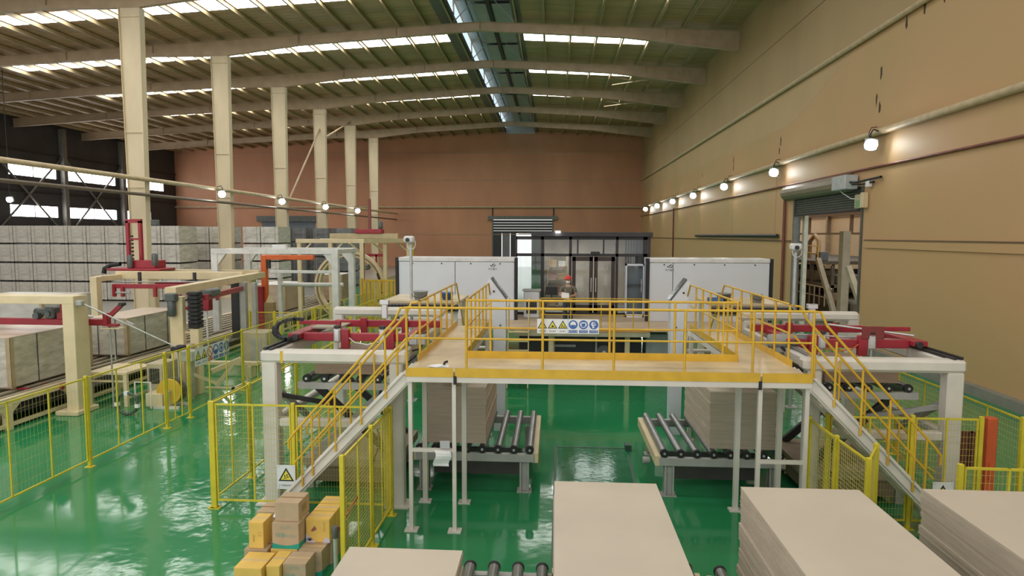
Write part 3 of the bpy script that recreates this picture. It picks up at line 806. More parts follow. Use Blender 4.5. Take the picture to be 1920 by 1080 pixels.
def must(b, M, cx, cy, r, k):
    b.m = 3; poly_on(b, M, ring_pts(cx,cy,r), .002)
    b.m = 0
    if k == 0:
        poly_on(b, M, ring_pts(cx,cy+r*.1,r*.62,20), .003); b.m = 3
        poly_on(b, M, [(cx-r*.5,cy-r*.05),(cx+r*.5,cy-r*.05),(cx+r*.4,cy-r*.45),(cx,cy-r*.62),(cx-r*.4,cy-r*.45)], .004)
    elif k == 1:
        poly_on(b, M, [(cx-r*.75,cy+r*.2),(cx-r*.45,cy+r*.55),(cx+r*.45,cy+r*.55),(cx+r*.75,cy+r*.2),(cx+r*.7,cy-r*.2),(cx+r*.4,cy-r*.55),(cx,cy-r*.7),(cx-r*.4,cy-r*.55),(cx-r*.7,cy-r*.2)], .003); b.m = 3
        poly_on(b, M, [(cx-r*.42,cy+r*.36),(cx,cy+r*.26),(cx+r*.42,cy+r*.36),(cx+r*.40,cy-r*.3),(cx,cy-r*.56),(cx-r*.40,cy-r*.3)], .004)
    else:
        poly_on(b, M, ring_pts(cx-r*.05,cy+r*.15,r*.52,18), .003)
        poly_on(b, M, [(cx-r*.35,cy-r*.3),(cx+r*.2,cy-r*.3),(cx+r*.1,cy-r*.75),(cx-r*.25,cy-r*.75)], .003); b.m = 3
        poly_on(b, M, ring_pts(cx+r*.1,cy+r*.25,r*.3,14), .004); poly_on(b, M, ring_pts(cx+r*.12,cy-r*.3,r*.14,10), .004)
        b.m = 0; poly_on(b, M, ring_pts(cx+r*.1,cy+r*.25,r*.14,10), .005)
def six_sign(label, o, u, L_, H_, third_red=False):
    """a long board with three warning and three mandatory signs; o is its lower left corner"""
    t = thing('safety_sign', label, 'sign', o)
    M = Mplane(o, u, (0,0,1))
    b = MB(); b.T = M; b.box(0,L_,0,H_,-.004,0); part('board', b, SIGNW, t)
    b = MB(); s_ = L_/6
    for k in range(3):
        cx = s_*(k+.5)
        if third_red and k == 2:
            b.m = 4; poly_on(b, M, ring_pts(cx,H_*.6,H_*.33), .002); b.m = 0; poly_on(b, M, ring_pts(cx,H_*.6,H_*.25), .003)
            b.m = 4; poly_on(b, M, [(cx-H_*.2,H_*.76),(cx-H_*.16,H_*.8),(cx+H_*.2,H_*.44),(cx+H_*.16,H_*.4)], .004)
            b.m = 4; poly_on(b, M, [(cx-s_*.42,H_*.07),(cx+s_*.42,H_*.07),(cx+s_*.42,H_*.25),(cx-s_*.42,H_*.25)], .002)
        else:
            warn(b, M, cx, H_*.53, H_*.38, ('bolt','hand','gear')[k])
    for k in range(3):
        cx = s_*(k+3.5)
        must(b, M, cx, H_*.62, H_*.31, k)
        b.m = 3; poly_on(b, M, [(cx-s_*.42,H_*.06),(cx+s_*.42,H_*.06),(cx+s_*.42,H_*.24),(cx-s_*.42,H_*.24)], .002)
    b.m = 3; poly_on(b, M, [(L_*.5-.002,0),(L_*.5+.002,0),(L_*.5+.002,H_),(L_*.5-.002,H_)], .002)
    part('pictograms', b, [SIGNW, SIGNK, SIGNY, SIGNB, SIGNR], t)
    b = MB()
    for k, s1 in enumerate(('当心触电','当心夹手','当心卷入')):
        if third_red and k == 2:
            b.m = 1; text_into(b, '禁止合闸', s_*.18, M @ Matrix.Translation((s_*(k+.5),H_*.16,.004))); continue
        b.m = 0; text_into(b, s1, s_*.17, M @ Matrix.Translation((s_*(k+.5),H_*.15,.004)))
    b.m = 1
    for k, s1 in enumerate(('必须戴防尘口罩','必须戴安全帽','必须戴护耳器')):
        text_into(b, s1, s_*.115, M @ Matrix.Translation((s_*(k+3.5),H_*.15,.004)))
    part('lettering', b, [SIGNK, SIGNW], t)
    return t
six_sign('long white safety sign with six symbols on the walkway railing', (-.27, Y0+.01, 3.37), (1,0,0), .99, .235)
# the post of the front railing passes before the board, so the board hangs behind it
def stair_sign(label, cx, y, z0):
    o = (cx-.165, y, z0); t = thing('stair_sign', label, 'sign', o)
    M = Mplane(o, (1,0,0), (0,0,1)); W_, H_ = .33, .44
    b = MB(); b.T = M; b.box(0,W_,0,H_,-.005,0); part('board', b, SIGNW, t)
    b = MB(); warn(b, M, W_/2, H_*.52, .165, 'stairs'); part('pictogram', b, [SIGNW, SIGNK, SIGNY], t)
    b = MB(); text_into(b, '上下楼梯注意安全', .036, M @ Matrix.Translation((W_/2,.065,.003)))
    b.m = 1
    for x0, x1, y0, y1 in ((.03,W_-.03,.025,.027),(.03,W_-.03,.108,.110),(.03,.032,.025,.11),(W_-.032,W_-.03,.025,.11)): poly_on(b, M, [(x0,y0),(x1,y0),(x1,y1),(x0,y1)], .002)
    part('lettering', b, [SIGNK, GREYP], t)
    b = MB()
    for x, z in ((.03,H_-.03),(W_-.03,H_-.03),(.03,.02)):
        b.tube((o[0]+x,y-.012,o[2]+z),(o[0]+x,y,o[2]+z),.006,6)
    part('rivet', b, GREYP, t)
stair_sign('white yellow triangle stair warning sign on the left fence', -4.74, 11.0, .42)
stair_sign('white yellow triangle stair warning sign on the right fence', 6.5, 11.0, .42)

# paper, glove and white blotch on the walkway
b = MB()
n = 6
vs = []
for j in range(n+1):
    for i in range(3):
        u = i/2; vs.append((-1.95+.26*u+.03*math.sin(j*.9), Y0-.06-.03*math.sin(j*.7+u), 1.42-.28*j/n+.0*u))
b.add(vs, [(j*3+i, j*3+i+1, (j+1)*3+i+1, (j+1)*3+i) for j in range(n) for i in range(2)])
pp = solo('paper_notice', b, PAPER, 'white paper notice hanging on the cross tube under the walkway', 'paper', (-1.82, Y0-.06, 1.2))
sm = pp.modifiers.new('thickness', 'SOLIDIFY'); sm.thickness = .004
solo('paper_tag', MB().cb((-1.78,Y0-.02,1.50),(.16,.02,.13),0,.1), mat('grey_tag', (.55,.55,.58), .5), 'small grey tag above the hanging paper notice', 'tag', (-1.78,Y0-.02,1.44))
b = MB(); rn = random.Random(5)
vs = [(-1.88,Y0-.02,ZD+.13)]; k = 11
for i in range(k):
    a = 2*math.pi*i/k; r = .19*rn.uniform(.7,1.1); vs.append((-1.88+r*math.cos(a), Y0-.0+.45*r*math.sin(a), ZD+.075+rn.uniform(0,.03)))
vs.append((-1.88,Y0+.0,ZD+.002))
b.add(vs, [(0,1+i,1+(i+1) % k) for i in range(k)] + [(k+1,1+(i+1) % k,1+i) for i in range(k)])
solo('white_patch', b, PAPER, 'crumpled white rag on the front edge of the walkway', 'patch', (-1.86,Y0+.08,ZD))  # white blotch built as a crumpled mesh
b = MB().path([(-1.90,Y0-.0,ZD+.07),(-1.84,Y0+.0,ZD+.075),(-1.79,Y0+.0,ZD+.11),(-1.78,Y0+.0,ZD+.15),(-1.73,Y0+.0,ZD+.17)], .022, 6)
solo('black_glove', b, BLACK, 'black glove lying on the crumpled white rag', 'glove', (-1.84,Y0,ZD+.05))

# ================================================================ fences around the machines
F = fence
F('yellow mesh fence running back beside the left conveyor line', [(-9.85,9.9),(-9.85,12.91),(-9.85,15.7),(-9.8,16.68),(-9.85,19.8),(-9.85,22.8),(-9.85,25.8),(-9.85,28.8),(-9.85,31.8),(-9.85,34.8)], dv=.09, dh=.18, r=.0018)
F('yellow mesh fence down the outer side of the left machine bay', [(-6.15,11.1),(-6.15,12.57),(-6.15,15.0),(-6.15,17.5),(-6.15,20.0)], sub=2)
F('yellow mesh fence across the front of the left machine bay', [(-6.1,11.08),(-4.62,11.08),(-2.92,11.08)], sub=2, dv=.05, dh=.1)
F('yellow mesh fence beside the cartons and the left stair', [(-2.86,8.45),(-2.86,9.85),(-2.84,11.0)], sub=2, dv=.06, dh=.06, r=.0028)
F('yellow mesh fence down the outer side of the right machine bay', [(7.78,11.1),(7.78,12.9),(7.75,15.0),(7.72,17.5),(7.7,20.0)], sub=2)
F('yellow mesh fence across the front of the right machine bay', [(4.62,11.08),(6.0,11.08),(7.1,11.08)], sub=2, dv=.05, dh=.1)
F('angled yellow mesh fence beside the right stair', [(4.25,10.9),(4.25,9.85),(4.25,8.85),(4.66,9.5)], sub=1, dv=.06, dh=.06, r=.0028)
F('low right yellow fence in front of the right machine bay', [(5.35,8.7),(6.55,8.66),(7.75,8.62)], sub=2, dv=.05, dh=.1)
six_sign('grey white safety sign hung on the left conveyor fence', (-9.80, 17.0, 1.32), (-.02,1,0), 1.95, .48, True)
solo('gate_post', MB().rbox(7.2,7.36,11.05,11.2,0,1.95,.02).box(7.12,7.44,10.98,11.27,0,.02).box(7.24,7.32,11.03,11.05,.9,1.2), mat('orange_red_post', (.55,.10,.03), .5), 'orange red post at the right machine bay fence', 'post', (7.28,11.1,0))
for k, x in enumerate((7.42, 7.62)):
    t = thing('light_grid_screen', ('left' if k == 0 else 'right') + ' one of two dark red grid screens behind the orange red post', 'screen', (x, 12.0, .4))
    part('frame', MB().box(x-.09,x+.09,11.98,12.02,.75,.78).box(x-.09,x+.09,11.98,12.02,1.42,1.45).box(x-.09,x-.07,11.98,12.02,.75,1.45).box(x+.07,x+.09,11.98,12.02,.75,1.45).box(x-.01,x+.01,11.99,12.01,0,.75), mat('dark_red_grid', (.16,.05,.03), .6), t)
    part('grid', MB().box(x-.07,x+.07,12.0,12.01,.78,1.42), mat('dark_red_grid', (.16,.05,.03), .6), t)
# ================================================================ machine bays left and right of the walkway
def board_stack(name, label, x0, x1, y0, y1, z0, z1, th=.018, jitter=.006, seed=1, m=BOARDE, mt=BOARD, cat='board stack', group='stacks of boards'):
    t = thing(name, label, cat, ((x0+x1)/2, (y0+y1)/2, z0), group=group)
    rn = random.Random(seed); n = max(3, int((z1-z0)/th)); h = (z1-z0)/n
    b = MB(); ox = oy = 0
    for k in range(n-1):
        if k % 6 == 0: ox, oy = rn.uniform(-jitter, jitter)*1.6, rn.uniform(-jitter, jitter)*1.6
        a, c = ox+rn.uniform(-jitter, jitter)*.5, oy+rn.uniform(-jitter, jitter)*.5
        b.box(x0+a, x1+a, y0+c, y1+c, z0+k*h, z0+(k+1)*h-.0012)
    part('boards', b, m, t, kind='stuff')
    part('top_board', MB().box(x0, x1, y0, y1, z0+(n-1)*h, z1), [mt], t)
    return t
def rollers(t, xs_, y0, y1, z, r=.065, flip=False):
    for x in xs_:
        b = MB().tube((x,y0+.03,z),(x,y1,z),r,14)
        ro = part('roller', b, STEEL, t)
        part('bearing_cap', MB().lathe([(r*1.12,-.03),(r*1.15,0),(r*1.15,.035)], (x,y0+.01,z), 'Y', 16), BLACK, ro)
        part('axle_end', MB().tube((x,y0-.035,z),(x,y0-.015,z),r*.35,10), ALU, ro)

def bay(side):
    S_ = 'left' if side < 0 else 'right'
    X = lambda x: mx(side, x)
    # ---------------- gantry frame
    t = thing('gantry_frame', 'white painted steel gantry frame of the %s machine bay' % S_, 'gantry frame', (X(-4), 11.5, 0))
    YA, YB = 11.45, 15.3
    ZT_ = 2.86
    def B(nm, x0, x1, y0, y1, z0, z1, c=.03): part(nm, MB().rbox(X(x0), X(x1), y0, y1, z0, z1, c), WHITE, t)
    B('post', -5.3, -5.02, YA-.12, YA+.14, 0, ZT_-.22); B('post', -2.95, -2.70, YA-.12, YA+.12, 0, ZT_-.22)
    B('post', -5.3, -5.05, YB-.1, YB+.12, 0, 3.15); B('post', -2.9, -2.7, YB-.1, YB+.1, 0, 3.0)
    B('front_beam', -5.32, -2.62, YA-.14, YA+.14, ZT_-.23, ZT_, .05)
    B('side_beam', -5.3, -5.06, YA+.14, YB-.1, ZT_-.23, ZT_-.02); B('side_beam', -2.92, -2.70, YA+.14, YB-.1, ZT_-.23, ZT_-.02)
    B('rear_beam', -5.3, -2.6, YB-.12, YB+.12, 3.0, 3.22, .06)
    B('lower_beam', -5.02, -2.95, YA-.08, YA+.08, 1.43, 1.60)
    B('lower_beam', -5.25, -5.10, YA+.14, YB-.1, 1.43, 1.58)
    part('diagonal_brace', MB().bar((X(-5.15),YA+.3,1.95),(X(-4.2),YA+.9,1.6),.1,.08), DARK if side < 0 else GREYP, t)
    part('diagonal_brace', MB().bar((X(-5.15),YA+.3,2.0),(X(-5.15),YA+1.6,1.2),.1,.1), GREYP, t)
    part('foot_plate', MB().box(X(-5.42),X(-4.9),YA-.25,YA+.28,0,.03), WHITE, t); part('foot_plate', MB().box(X(-3.05),X(-2.6),YA-.2,YA+.22,0,.03), WHITE, t)
    part('guide_rail', MB().box(X(-5.26),X(-5.20),YA-.1,YB,ZT_,ZT_+.05).box(X(-5.16),X(-5.1),YA-.1,YB,ZT_,ZT_+.03), DARK, t)
    part('guide_rail', MB().box(X(-2.86),X(-2.78),YA-.1,YB,ZT_,ZT_+.05), ALU, t)
    if side < 0:
        part('yellow_stripe', MB().box(-4.93,-4.88,YA-.143,YA-.138,ZT_-.225,ZT_-.005), YEL, t)
    # ---------------- red pick and place carriage
    t = thing('red_carriage', 'red steel pick and place carriage on the %s gantry frame' % S_, 'carriage', (X(-4), 12.9, ZT_))
    def R(nm, x0, x1, y0, y1, z0, z1, m=RED): return part(nm, MB().rbox(X(x0), X(x1), y0, y1, z0, z1, .01), m, t)
    R('cross_beam', -4.95, -2.85, 12.45, 12.60, ZT_+.0, ZT_+.15)
    R('cross_beam', -4.75, -2.45, 13.75, 13.88, ZT_+.10, ZT_+.24)
    R('end_carriage', -5.2, -4.95, 12.3, 14.0, ZT_+.06, ZT_+.16); R('end_carriage', -2.88, -2.72, 12.3, 14.0, ZT_+.06, ZT_+.16)
    R('bracket_plate', -5.2, -4.35, 12.9, 12.94, ZT_+.26, ZT_+.34); R('bracket_plate', -4.42, -4.34, 12.88, 12.96, ZT_, ZT_+.34)
    for x in (-4.15, -3.25):
        R('cylinder_bracket', x-.02, x+.14, 12.38, 12.5, ZT_-.14, ZT_+.24)
        cy = part('cylinder', MB().rbox(X(x-.16), X(x-.02), 12.34, 12.46, ZT_-.02, ZT_+.26, .03).tube((X(x-.09),12.4,ZT_-.22),(X(x-.09),12.4,ZT_),.022,8), ALU, t)
        part('cap', MB().rbox(X(x-.15), X(x-.03), 12.35, 12.45, ZT_+.26, ZT_+.32, .02), DARK, cy)
        R('cylinder_bracket', x-.02, x+.12, 13.68, 13.76, ZT_-.05, ZT_+.3)
    part('air_hose', MB().path([(X(-4.05),12.42,ZT_+.1),(X(-3.9),12.42,ZT_-.02),(X(-3.65),12.42,ZT_-.06),(X(-3.4),12.42,ZT_-.0),(X(-3.2),12.42,ZT_+.2)], .012, 6), PAPER if side < 0 else ORANGE, t)
    part('valve_block', MB().rbox(X(-3.68),X(-3.56),13.6,13.7,ZT_+.3,ZT_+.66,.01).rbox(X(-3.72),X(-3.52),13.58,13.7,ZT_+.6,ZT_+.7,.01), ALU, t)
    part('end_wheel', MB().tube((X(-5.02),12.32,ZT_+.1),(X(-5.02),12.22,ZT_+.1),.06,12).tube((X(-2.8),12.32,ZT_+.1),(X(-2.8),12.22,ZT_+.1),.06,12), DARK, t)
    part('suction_frame', MB().box(X(-4.75),X(-3.0),12.9,12.96,ZT_-.06,ZT_).box(X(-4.75),X(-3.0),13.3,13.36,ZT_-.06,ZT_).box(X(-4.6),X(-4.54),12.7,13.6,ZT_-.06,ZT_).box(X(-3.2),X(-3.14),12.7,13.6,ZT_-.06,ZT_), WHITE, t)
    if side > 0:
        part('lifting_plate', MB().rbox(X(-4.45),X(-4.05),12.36,12.40,ZT_+.18,ZT_+.42,.01), mat('dark_red_plate', (.20,.03,.03), .5), t)
        part('long_rod', MB().tube((X(-4.95),12.7,ZT_+.12),(X(-3.0),12.75,ZT_+.2),.02,6).tube((X(-5.0),12.4,ZT_+.25),(X(-3.9),13.5,ZT_+.3),.02,6), ALU, t)
    else:
        part('grey_ramp', MB().box(-5.0,-4.4,13.0,14.2,ZT_+.16,ZT_+.19), mat('ramp_grey', (.40,.36,.28), .6), t)
    # cable chain
    if side < 0:
        n = 12
        path = [(-5.0,12.62,ZT_+.40),(-5.15,12.6,ZT_+.41)] + [(-5.18-.30*math.sin(math.pi*k/n), 12.55-.35*k/n, ZT_+.24+.17*math.cos(math.pi*k/n)) for k in range(n+1)] + [(-5.05,12.3,ZT_+.075),(-4.98,12.9,ZT_+.09)]
        t2 = thing('cable_chain', 'black cable chain looped beside the left red carriage', 'cable chain', (-5.3,12.5,ZT_))
        for k in range(len(path)-1):
            p, q = Vector(path[k]), Vector(path[k+1])
            m_ = max(1, int((q-p).length/.075))
            for j_ in range(m_):
                a = p+(q-p)*(j_/m_); c = p+(q-p)*((j_+.86)/m_)
                part('chain_link', MB().bar(a, c, .11, .06), BLACK, t2)
    # ---------------- lift table with upper roller bed
    t = thing('lift_table', 'scissor lift table with dark rollers under the %s gantry' % S_, 'lift table', (X(-3.9), 12.9, 0))
    part('bed_beam', MB().box(X(-4.85),X(-2.98),11.88,11.96,2.03,2.16).box(X(-4.85),X(-2.98),14.0,14.08,2.03,2.16).box(X(-4.85),X(-4.75),11.96,14.0,2.03,2.13).box(X(-3.08),X(-2.98),11.96,14.0,2.03,2.13), GREYP, t)
    rollers(t, [X(x) for x in (-4.68,-4.33,-3.98,-3.64,-3.30,-3.02)], 11.9, 14.0, 2.23, .068)
    for y in (12.3, 13.7):
        part('scissor_arm', MB().bar((X(-4.7),y,.62),(X(-3.2),y,2.0),.08,.14), GREYP, t)
        part('scissor_arm', MB().bar((X(-4.7),y+.1,2.0),(X(-3.2),y+.1,.62),.08,.14), DARK, t)
    part('pivot', MB().tube((X(-3.95),12.2,1.31),(X(-3.95),13.9,1.31),.05,10), DARK, t)
    part('base_frame', MB().box(X(-4.85),X(-3.0),12.1,14.0,.45,.62), mat('base_tan', (.44,.36,.28), .6), t)
    part('base_skirt', MB().box(X(-4.75),X(-3.1),12.2,13.9,.12,.45), mat('skirt_brown', (.30,.22,.16), .6), t)
    for x in (-4.75,-3.15):
        for y in (12.2,13.8): part('leg', MB().box(X(x-.07),X(x+.07),y-.07,y+.07,0,.45), GREYP, t)
    part('hydraulic_hose', MB().path([(X(-3.5),12.1,.5),(X(-3.3),12.0,1.0),(X(-3.45),12.1,1.5),(X(-3.3),12.2,2.05)], .02, 6), BLACK, t)
    part('rubber_belt', MB().add([(X(-3.2),12.0,2.31),(X(-3.0),12.0,2.31),(X(-3.0),14.0,2.31),(X(-3.2),14.0,2.31),(X(-3.2),12.0,2.33),(X(-3.0),12.0,2.33),(X(-3.0),14.0,2.33),(X(-3.2),14.0,2.33)],[(0,3,2,1),(4,5,6,7),(0,1,5,4),(1,2,6,5),(2,3,7,6),(3,0,4,7)]), BLACK, t)
    board_stack('board_stack', 'low pile of brown boards on the %s lift table rollers' % S_, min(X(-4.55),X(-3.26)), max(X(-4.55),X(-3.26)), 12.0, 14.0, 2.30, 2.55 if side < 0 else 2.5, m=BROWNB, mt=BROWNB, seed=4+side)
    # ---------------- lower roller table with the finished stack
    t = thing('roller_table', 'white roller table with steel rollers below the %s side of the walkway' % S_, 'roller table', (X(-1.55), 13.5, 0))
    part('frame_beam', MB().rbox(X(-2.66),X(-.36),12.16,12.26,.60,.76,.01), GREYP, t)
    part('frame_beam', MB().rbox(X(-2.66),X(-.36),14.74,14.84,.60,.76,.01), GREYP, t)
    part('side_beam', MB().rbox(X(-.40),X(-.28),12.2,14.84,.58,.78,.01), CREAM, t)
    part('side_beam', MB().rbox(X(-2.7),X(-2.6),12.2,14.84,.58,.78,.01), CREAM, t)
    rollers(t, [X(-2.58+.305*k) for k in range(8)], 12.18, 14.78, .84, .07)
    for x in (-2.5,-.55):
        for y in (12.28,14.6):
            part('leg', MB().box(X(x-.09),X(x+.09),y-.02,y+.02,.02,.60).box(X(x-.09),X(x-.06),y-.08,y+.08,.02,.6).box(X(x+.06),X(x+.09),y-.08,y+.08,.02,.6).box(X(x-.14),X(x+.14),y-.12,y+.12,0,.02), GREYP, t)
    part('under_table_shade', MB().box(X(-2.45),X(-.65),13.0,13.05,.05,.6), mat('under_table_shade_dark', (.10,.095,.09), .6), t)  # dark sheet added to paint in the shade under the rollers
    if side > 0: part('drive_motor', MB().tube((X(-.28),12.9,.45),(X(-.14),12.9,.45),.07,10), GREYP, t)
    board_stack('board_stack', 'tall stack of tan boards on the %s lower roller table' % S_, min(X(-2.52),X(-1.3)), max(X(-2.52),X(-1.3)), 12.3, 14.7, .915, 2.02, m=mat('pinkish_board_edge', (.56,.45,.37), .7, 0, .08, 2, stretch=(1,1,14)) if side < 0 else BOARDE, seed=8+side, group='stacks below the walkway')
bay(-1); bay(1)

# small control gear at the rails
t = thing('junction_box', 'grey junction box beside the left walkway rail', 'junction box', (-2.4,12.2,2.85))
part('box_body', MB().rbox(-2.75,-2.44,12.1,12.3,2.86,3.04,.015), mat('box_grey', (.38,.40,.43), .4), t)
part('lid', MB().rbox(-2.74,-2.60,12.08,12.1,2.87,3.03,.005), mat('box_grey2', (.45,.47,.50), .4), t)
part('cable', MB().path([(-2.5,12.15,2.87),(-2.55,12.15,2.78),(-2.7,12.15,2.74),(-2.85,12.2,2.8)], .018, 6), BLACK, t)
t = thing('blower_motor', 'grey cylindrical blower motor beside the right walkway rail', 'motor', (4.4,12.6,2.8))
part('motor_body', MB().lathe([(.06,-.42),(.13,-.40),(.14,-.2),(.145,.1),(.11,.12)], (4.5,12.6,2.95), 'X', 16), mat('blower_grey', (.33,.33,.32), .5), t)
part('rear_case', MB().lathe([(.11,0),(.12,.05),(.12,.30),(.08,.32)], (4.62,12.6,2.95), 'X', 16), mat('blower_dark', (.15,.16,.17), .5), t)
part('flange', MB().lathe([(.19,-.02),(.19,.02)], (4.96,12.6,2.95), 'X', 18), ALU, t)
part('mount', MB().box(4.2,4.9,12.5,12.7,2.75,2.84), GREYP, t)
part('hose', MB().path([(4.3,12.5,2.85),(4.45,12.4,2.72),(4.62,12.4,2.74),(4.68,12.4,2.6)], .025, 6), BLACK, t)

# ================================================================ foreground stacks and rollers
board_stack('board_stack', 'long stack of pale boards in the centre foreground', .02, 1.28, 4.6, 7.95, .93, 1.88, th=.016, seed=21, group='foreground stacks of pale boards')
board_stack('board_stack', 'tall stack of pale boards right of the centre foreground', 2.06, 3.32, 4.0, 7.1, .93, 2.2, th=.016, jitter=.008, seed=22, group='foreground stacks of pale boards')
board_stack('board_stack', 'stack of pale boards at the right foreground edge', 4.02, 5.45, 4.0, 7.18, .93, 2.2, th=.016, jitter=.008, seed=23, group='foreground stacks of pale boards')
board_stack('board_stack', 'low stack of pale boards at the bottom beside the cartons', -2.24, -.98, 4.0, 6.83, .93, 1.5, th=.016, seed=24, group='foreground stacks of pale boards')
def fg_table(label, x0, x1, y0, y1):
    t = thing('roller_table', label, 'roller table', ((x0+x1)/2, (y0+y1)/2, 0))
    n = int((x1-x0)/.31)
    for k in range(n+1):
        x = x0+.1+k*(x1-x0-.2)/n
        ro = part('roller', MB().tube((x,y0,.85),(x,y1,.85),.07,14), STEEL, t)
        part('bearing_cap', MB().lathe([(.078,-.02),(.078,.02)], (x,y1,.85), 'Y', 14), BLACK, ro)
    for y in (y0, y1):
        part('frame_beam', MB().box(x0-.05,x1+.05,y-.05,y+.05,.62,.77), GREYP, t)
    for x in (x0+.1, x1-.1):
        for y in (y0+.1, y1-.1): part('leg', MB().box(x-.07,x+.07,y-.05,y+.05,0,.62), GREYP, t)
    part('side_beam', MB().box(x0-.06,x0,y0,y1,.6,.8).box(x1,x1+.06,y0,y1,.6,.8), CREAM, t)
fg_table('roller table under the low stack in the bottom foreground', -2.3, -.02, 3.6, 7.72)
fg_table('roller table under the centre foreground stack', .06, 1.75, 3.6, 7.85)
fg_table('roller table under the tall foreground stack', 1.95, 3.6, 3.6, 7.8)
fg_table('roller table under the right edge foreground stack', 3.85, 5.6, 3.6, 7.6)
# two steel bollard rollers standing between the stacks
t = thing('belt_stanchion', 'grey steel belt stanchion with red tape beside the cartons', 'stanchion', (-2.99,8.5,0))
part('pole', MB().tube((-2.99,8.5,.02),(-2.99,8.5,.78),.032,12), ALU, t)
part('belt_head', MB().lathe([(.045,0),(.047,.02),(.047,.14),(.04,.16)], (-2.99,8.5,.78), 'Z', 14), mat('dark_grey_head', (.12,.13,.13), .4, .4), t)
part('base', MB().lathe([(.16,0),(.16,.02),(.05,.05)], (-2.99,8.5,0), 'Z', 18), ALU, t)
part('belt', MB().bar((-2.95,8.52,.88),(-2.86,9.1,1.12),.012,.05), mat('red_belt', (.45,.06,.04), .6), t)

# ================================================================ cartons
def carton(label, x0, x1, y0, y1, z0, z1, kind='tan', rz=0.0, group='cartons piled in the left foreground'):
    cx, cy = (x0+x1)/2, (y0+y1)/2; w_, d_, h_ = x1-x0, y1-y0, z1-z0
    t = thing('carton', label, 'carton', (cx,cy,z0), rz, group)
    m = CARD if kind in ('tan','print') else CARDY
    x, y = w_/2, d_/2
    part('box_body', MB().rbox(-x,x,-y,y,0,h_-.006,.006), m, t, local=True)
    for s in (-1,1):
        part('top_flap', MB().box(-x+.002,x-.002,min(s*.003,s*(y-.002)),max(s*.003,s*(y-.002)),h_-.006,h_-.001), m, t, local=True)
    part('seam_tape', MB().box(-x,x,-.022,.022,h_-.001,h_), CARDE if kind == 'tan' else mat('tape_tan', (.62,.46,.26), .35), t, local=True)
    M = Mplane((-x,-y-.001,0), (1,0,0), (0,0,1))
    if kind == 'print':
        b = MB(); n = 12; pts = [(w_*k/n, h_*(.13+.10*abs(2*k/n-1)**2)) for k in range(n+1)]
        poly_on(b, M, [(0,.0),(w_,.0)] + pts[::-1], .0005)
        part('green_wave', b, GREENP, t, local=True)
        b = MB(); Ms = Mplane((x+.001,-y,0), (0,1,0), (0,0,1)); pts = [(d_*k/n, h_*(.23-.16*(k/n))) for k in range(n+1)]
        poly_on(b, Ms, [(0,0),(d_,0)] + pts[::-1], .0005); part('green_wave', b, GREENP, t, local=True)
        b = MB(); text_into(b, '贵工坊', h_*.13, M @ Matrix.Translation((w_/2,h_*.83,.001)))
        part('small_lettering', b, TEXTG, t, local=True)
        b = MB(); text_into(b, '纯香', h_*.2, M @ Matrix.Translation((w_*.32,h_*.52,.001))); b.m = 1; text_into(b, '食用油', h_*.13, M @ Matrix.Translation((w_*.68,h_*.5,.001)))
        part('large_lettering', b, [mat('teal_text', (.12,.38,.32), .6), TEXTG], t, local=True)
    if kind == 'yprint':
        b = MB(); poly_on(b, M, [(0,0),(w_*.42,0),(w_*.25,h_*.14),(w_*.1,h_*.3),(0,h_*.36)], .0005); poly_on(b, M, [(w_*.7,0),(w_,0),(w_,h_*.16),(w_*.82,h_*.24)], .0005)
        part('lilac_print', b, LILAC, t, local=True)
        b = MB(); poly_on(b, M, [(w_*.2,h_*.5),(w_*.38,h_*.72),(w_*.46,h_*.56),(w_*.3,h_*.47)], .001)
        part('plum_print', b, PLUM, t, local=True)
        b = MB()
        for k in range(5):
            a = math.pi*(.15+.18*k); p = (w_*.16, h_*.08); q = (p[0]+w_*.14*math.cos(a), p[1]+w_*.14*math.sin(a)); nx, ny = -math.sin(a)*.006, math.cos(a)*.006
            poly_on(b, M, [(p[0]-nx,p[1]-ny),(q[0]-nx,q[1]-ny),(q[0]+nx,q[1]+ny),(p[0]+nx,p[1]+ny)], .0012)
        part('sprig_print', b, SIGNK, t, local=True)
        b = MB(); b.m = 0
        for i, ch in enumerate('香甜美味'): text_into(b, ch, h_*.09, M @ Matrix.Translation((w_*.78,h_*(.84-.11*i),.001)))
        part('lettering', b, TEXTB, t, local=True)
    if kind == 'ymark':
        b = MB(); text_into(b, '江', h_*.2, M @ Matrix.Translation((w_*.74,h_*.55,.001)))
        poly_on(b, M, [(w_*.3,h_*.25),(w_*.33,h_*.25),(w_*.42,h_*.5),(w_*.40,h_*.55)], .001); poly_on(b, M, [(w_*.36,h_*.25),(w_*.39,h_*.25),(w_*.30,h_*.55),(w_*.27,h_*.55)], .001)
        part('lettering', b, TEXTB, t, local=True)
    if kind in ('tan',):
        b = MB(); Ms = Mplane((x+.001,-y,0), (0,1,0), (0,0,1))
        for i in range(3): poly_on(b, Ms, [(d_*(.3+.14*i),h_*.35),(d_*(.38+.14*i),h_*.35),(d_*(.38+.14*i),h_*.7),(d_*(.3+.14*i),h_*.7)], .0006)
        part('side_mark', b, CARDE, t, local=True)
    return t
carton('plain brown carton on top of the carton pile', -4.06, -3.70, 8.99, 9.40, .76, 1.04, 'tan')
carton('brown carton with green wave print in the middle of the pile', -4.08, -3.68, 8.92, 9.35, .38, .76, 'print')
carton('yellow carton with plum picture beside the fence post', -3.66, -3.30, 9.14, 9.42, .38, .74, 'yprint')
carton('yellow carton second behind the plum picture carton', -3.66, -3.30, 9.44, 9.70, .38, .74, 'ymark')
carton('yellow carton last behind the plum picture carton', -3.66, -3.31, 9.72, 10.0, .38, .74, 'ymark')
carton('yellow carton standing left of the green wave carton', -4.42, -4.20, 8.9, 9.22, .38, .77, 'ymark')
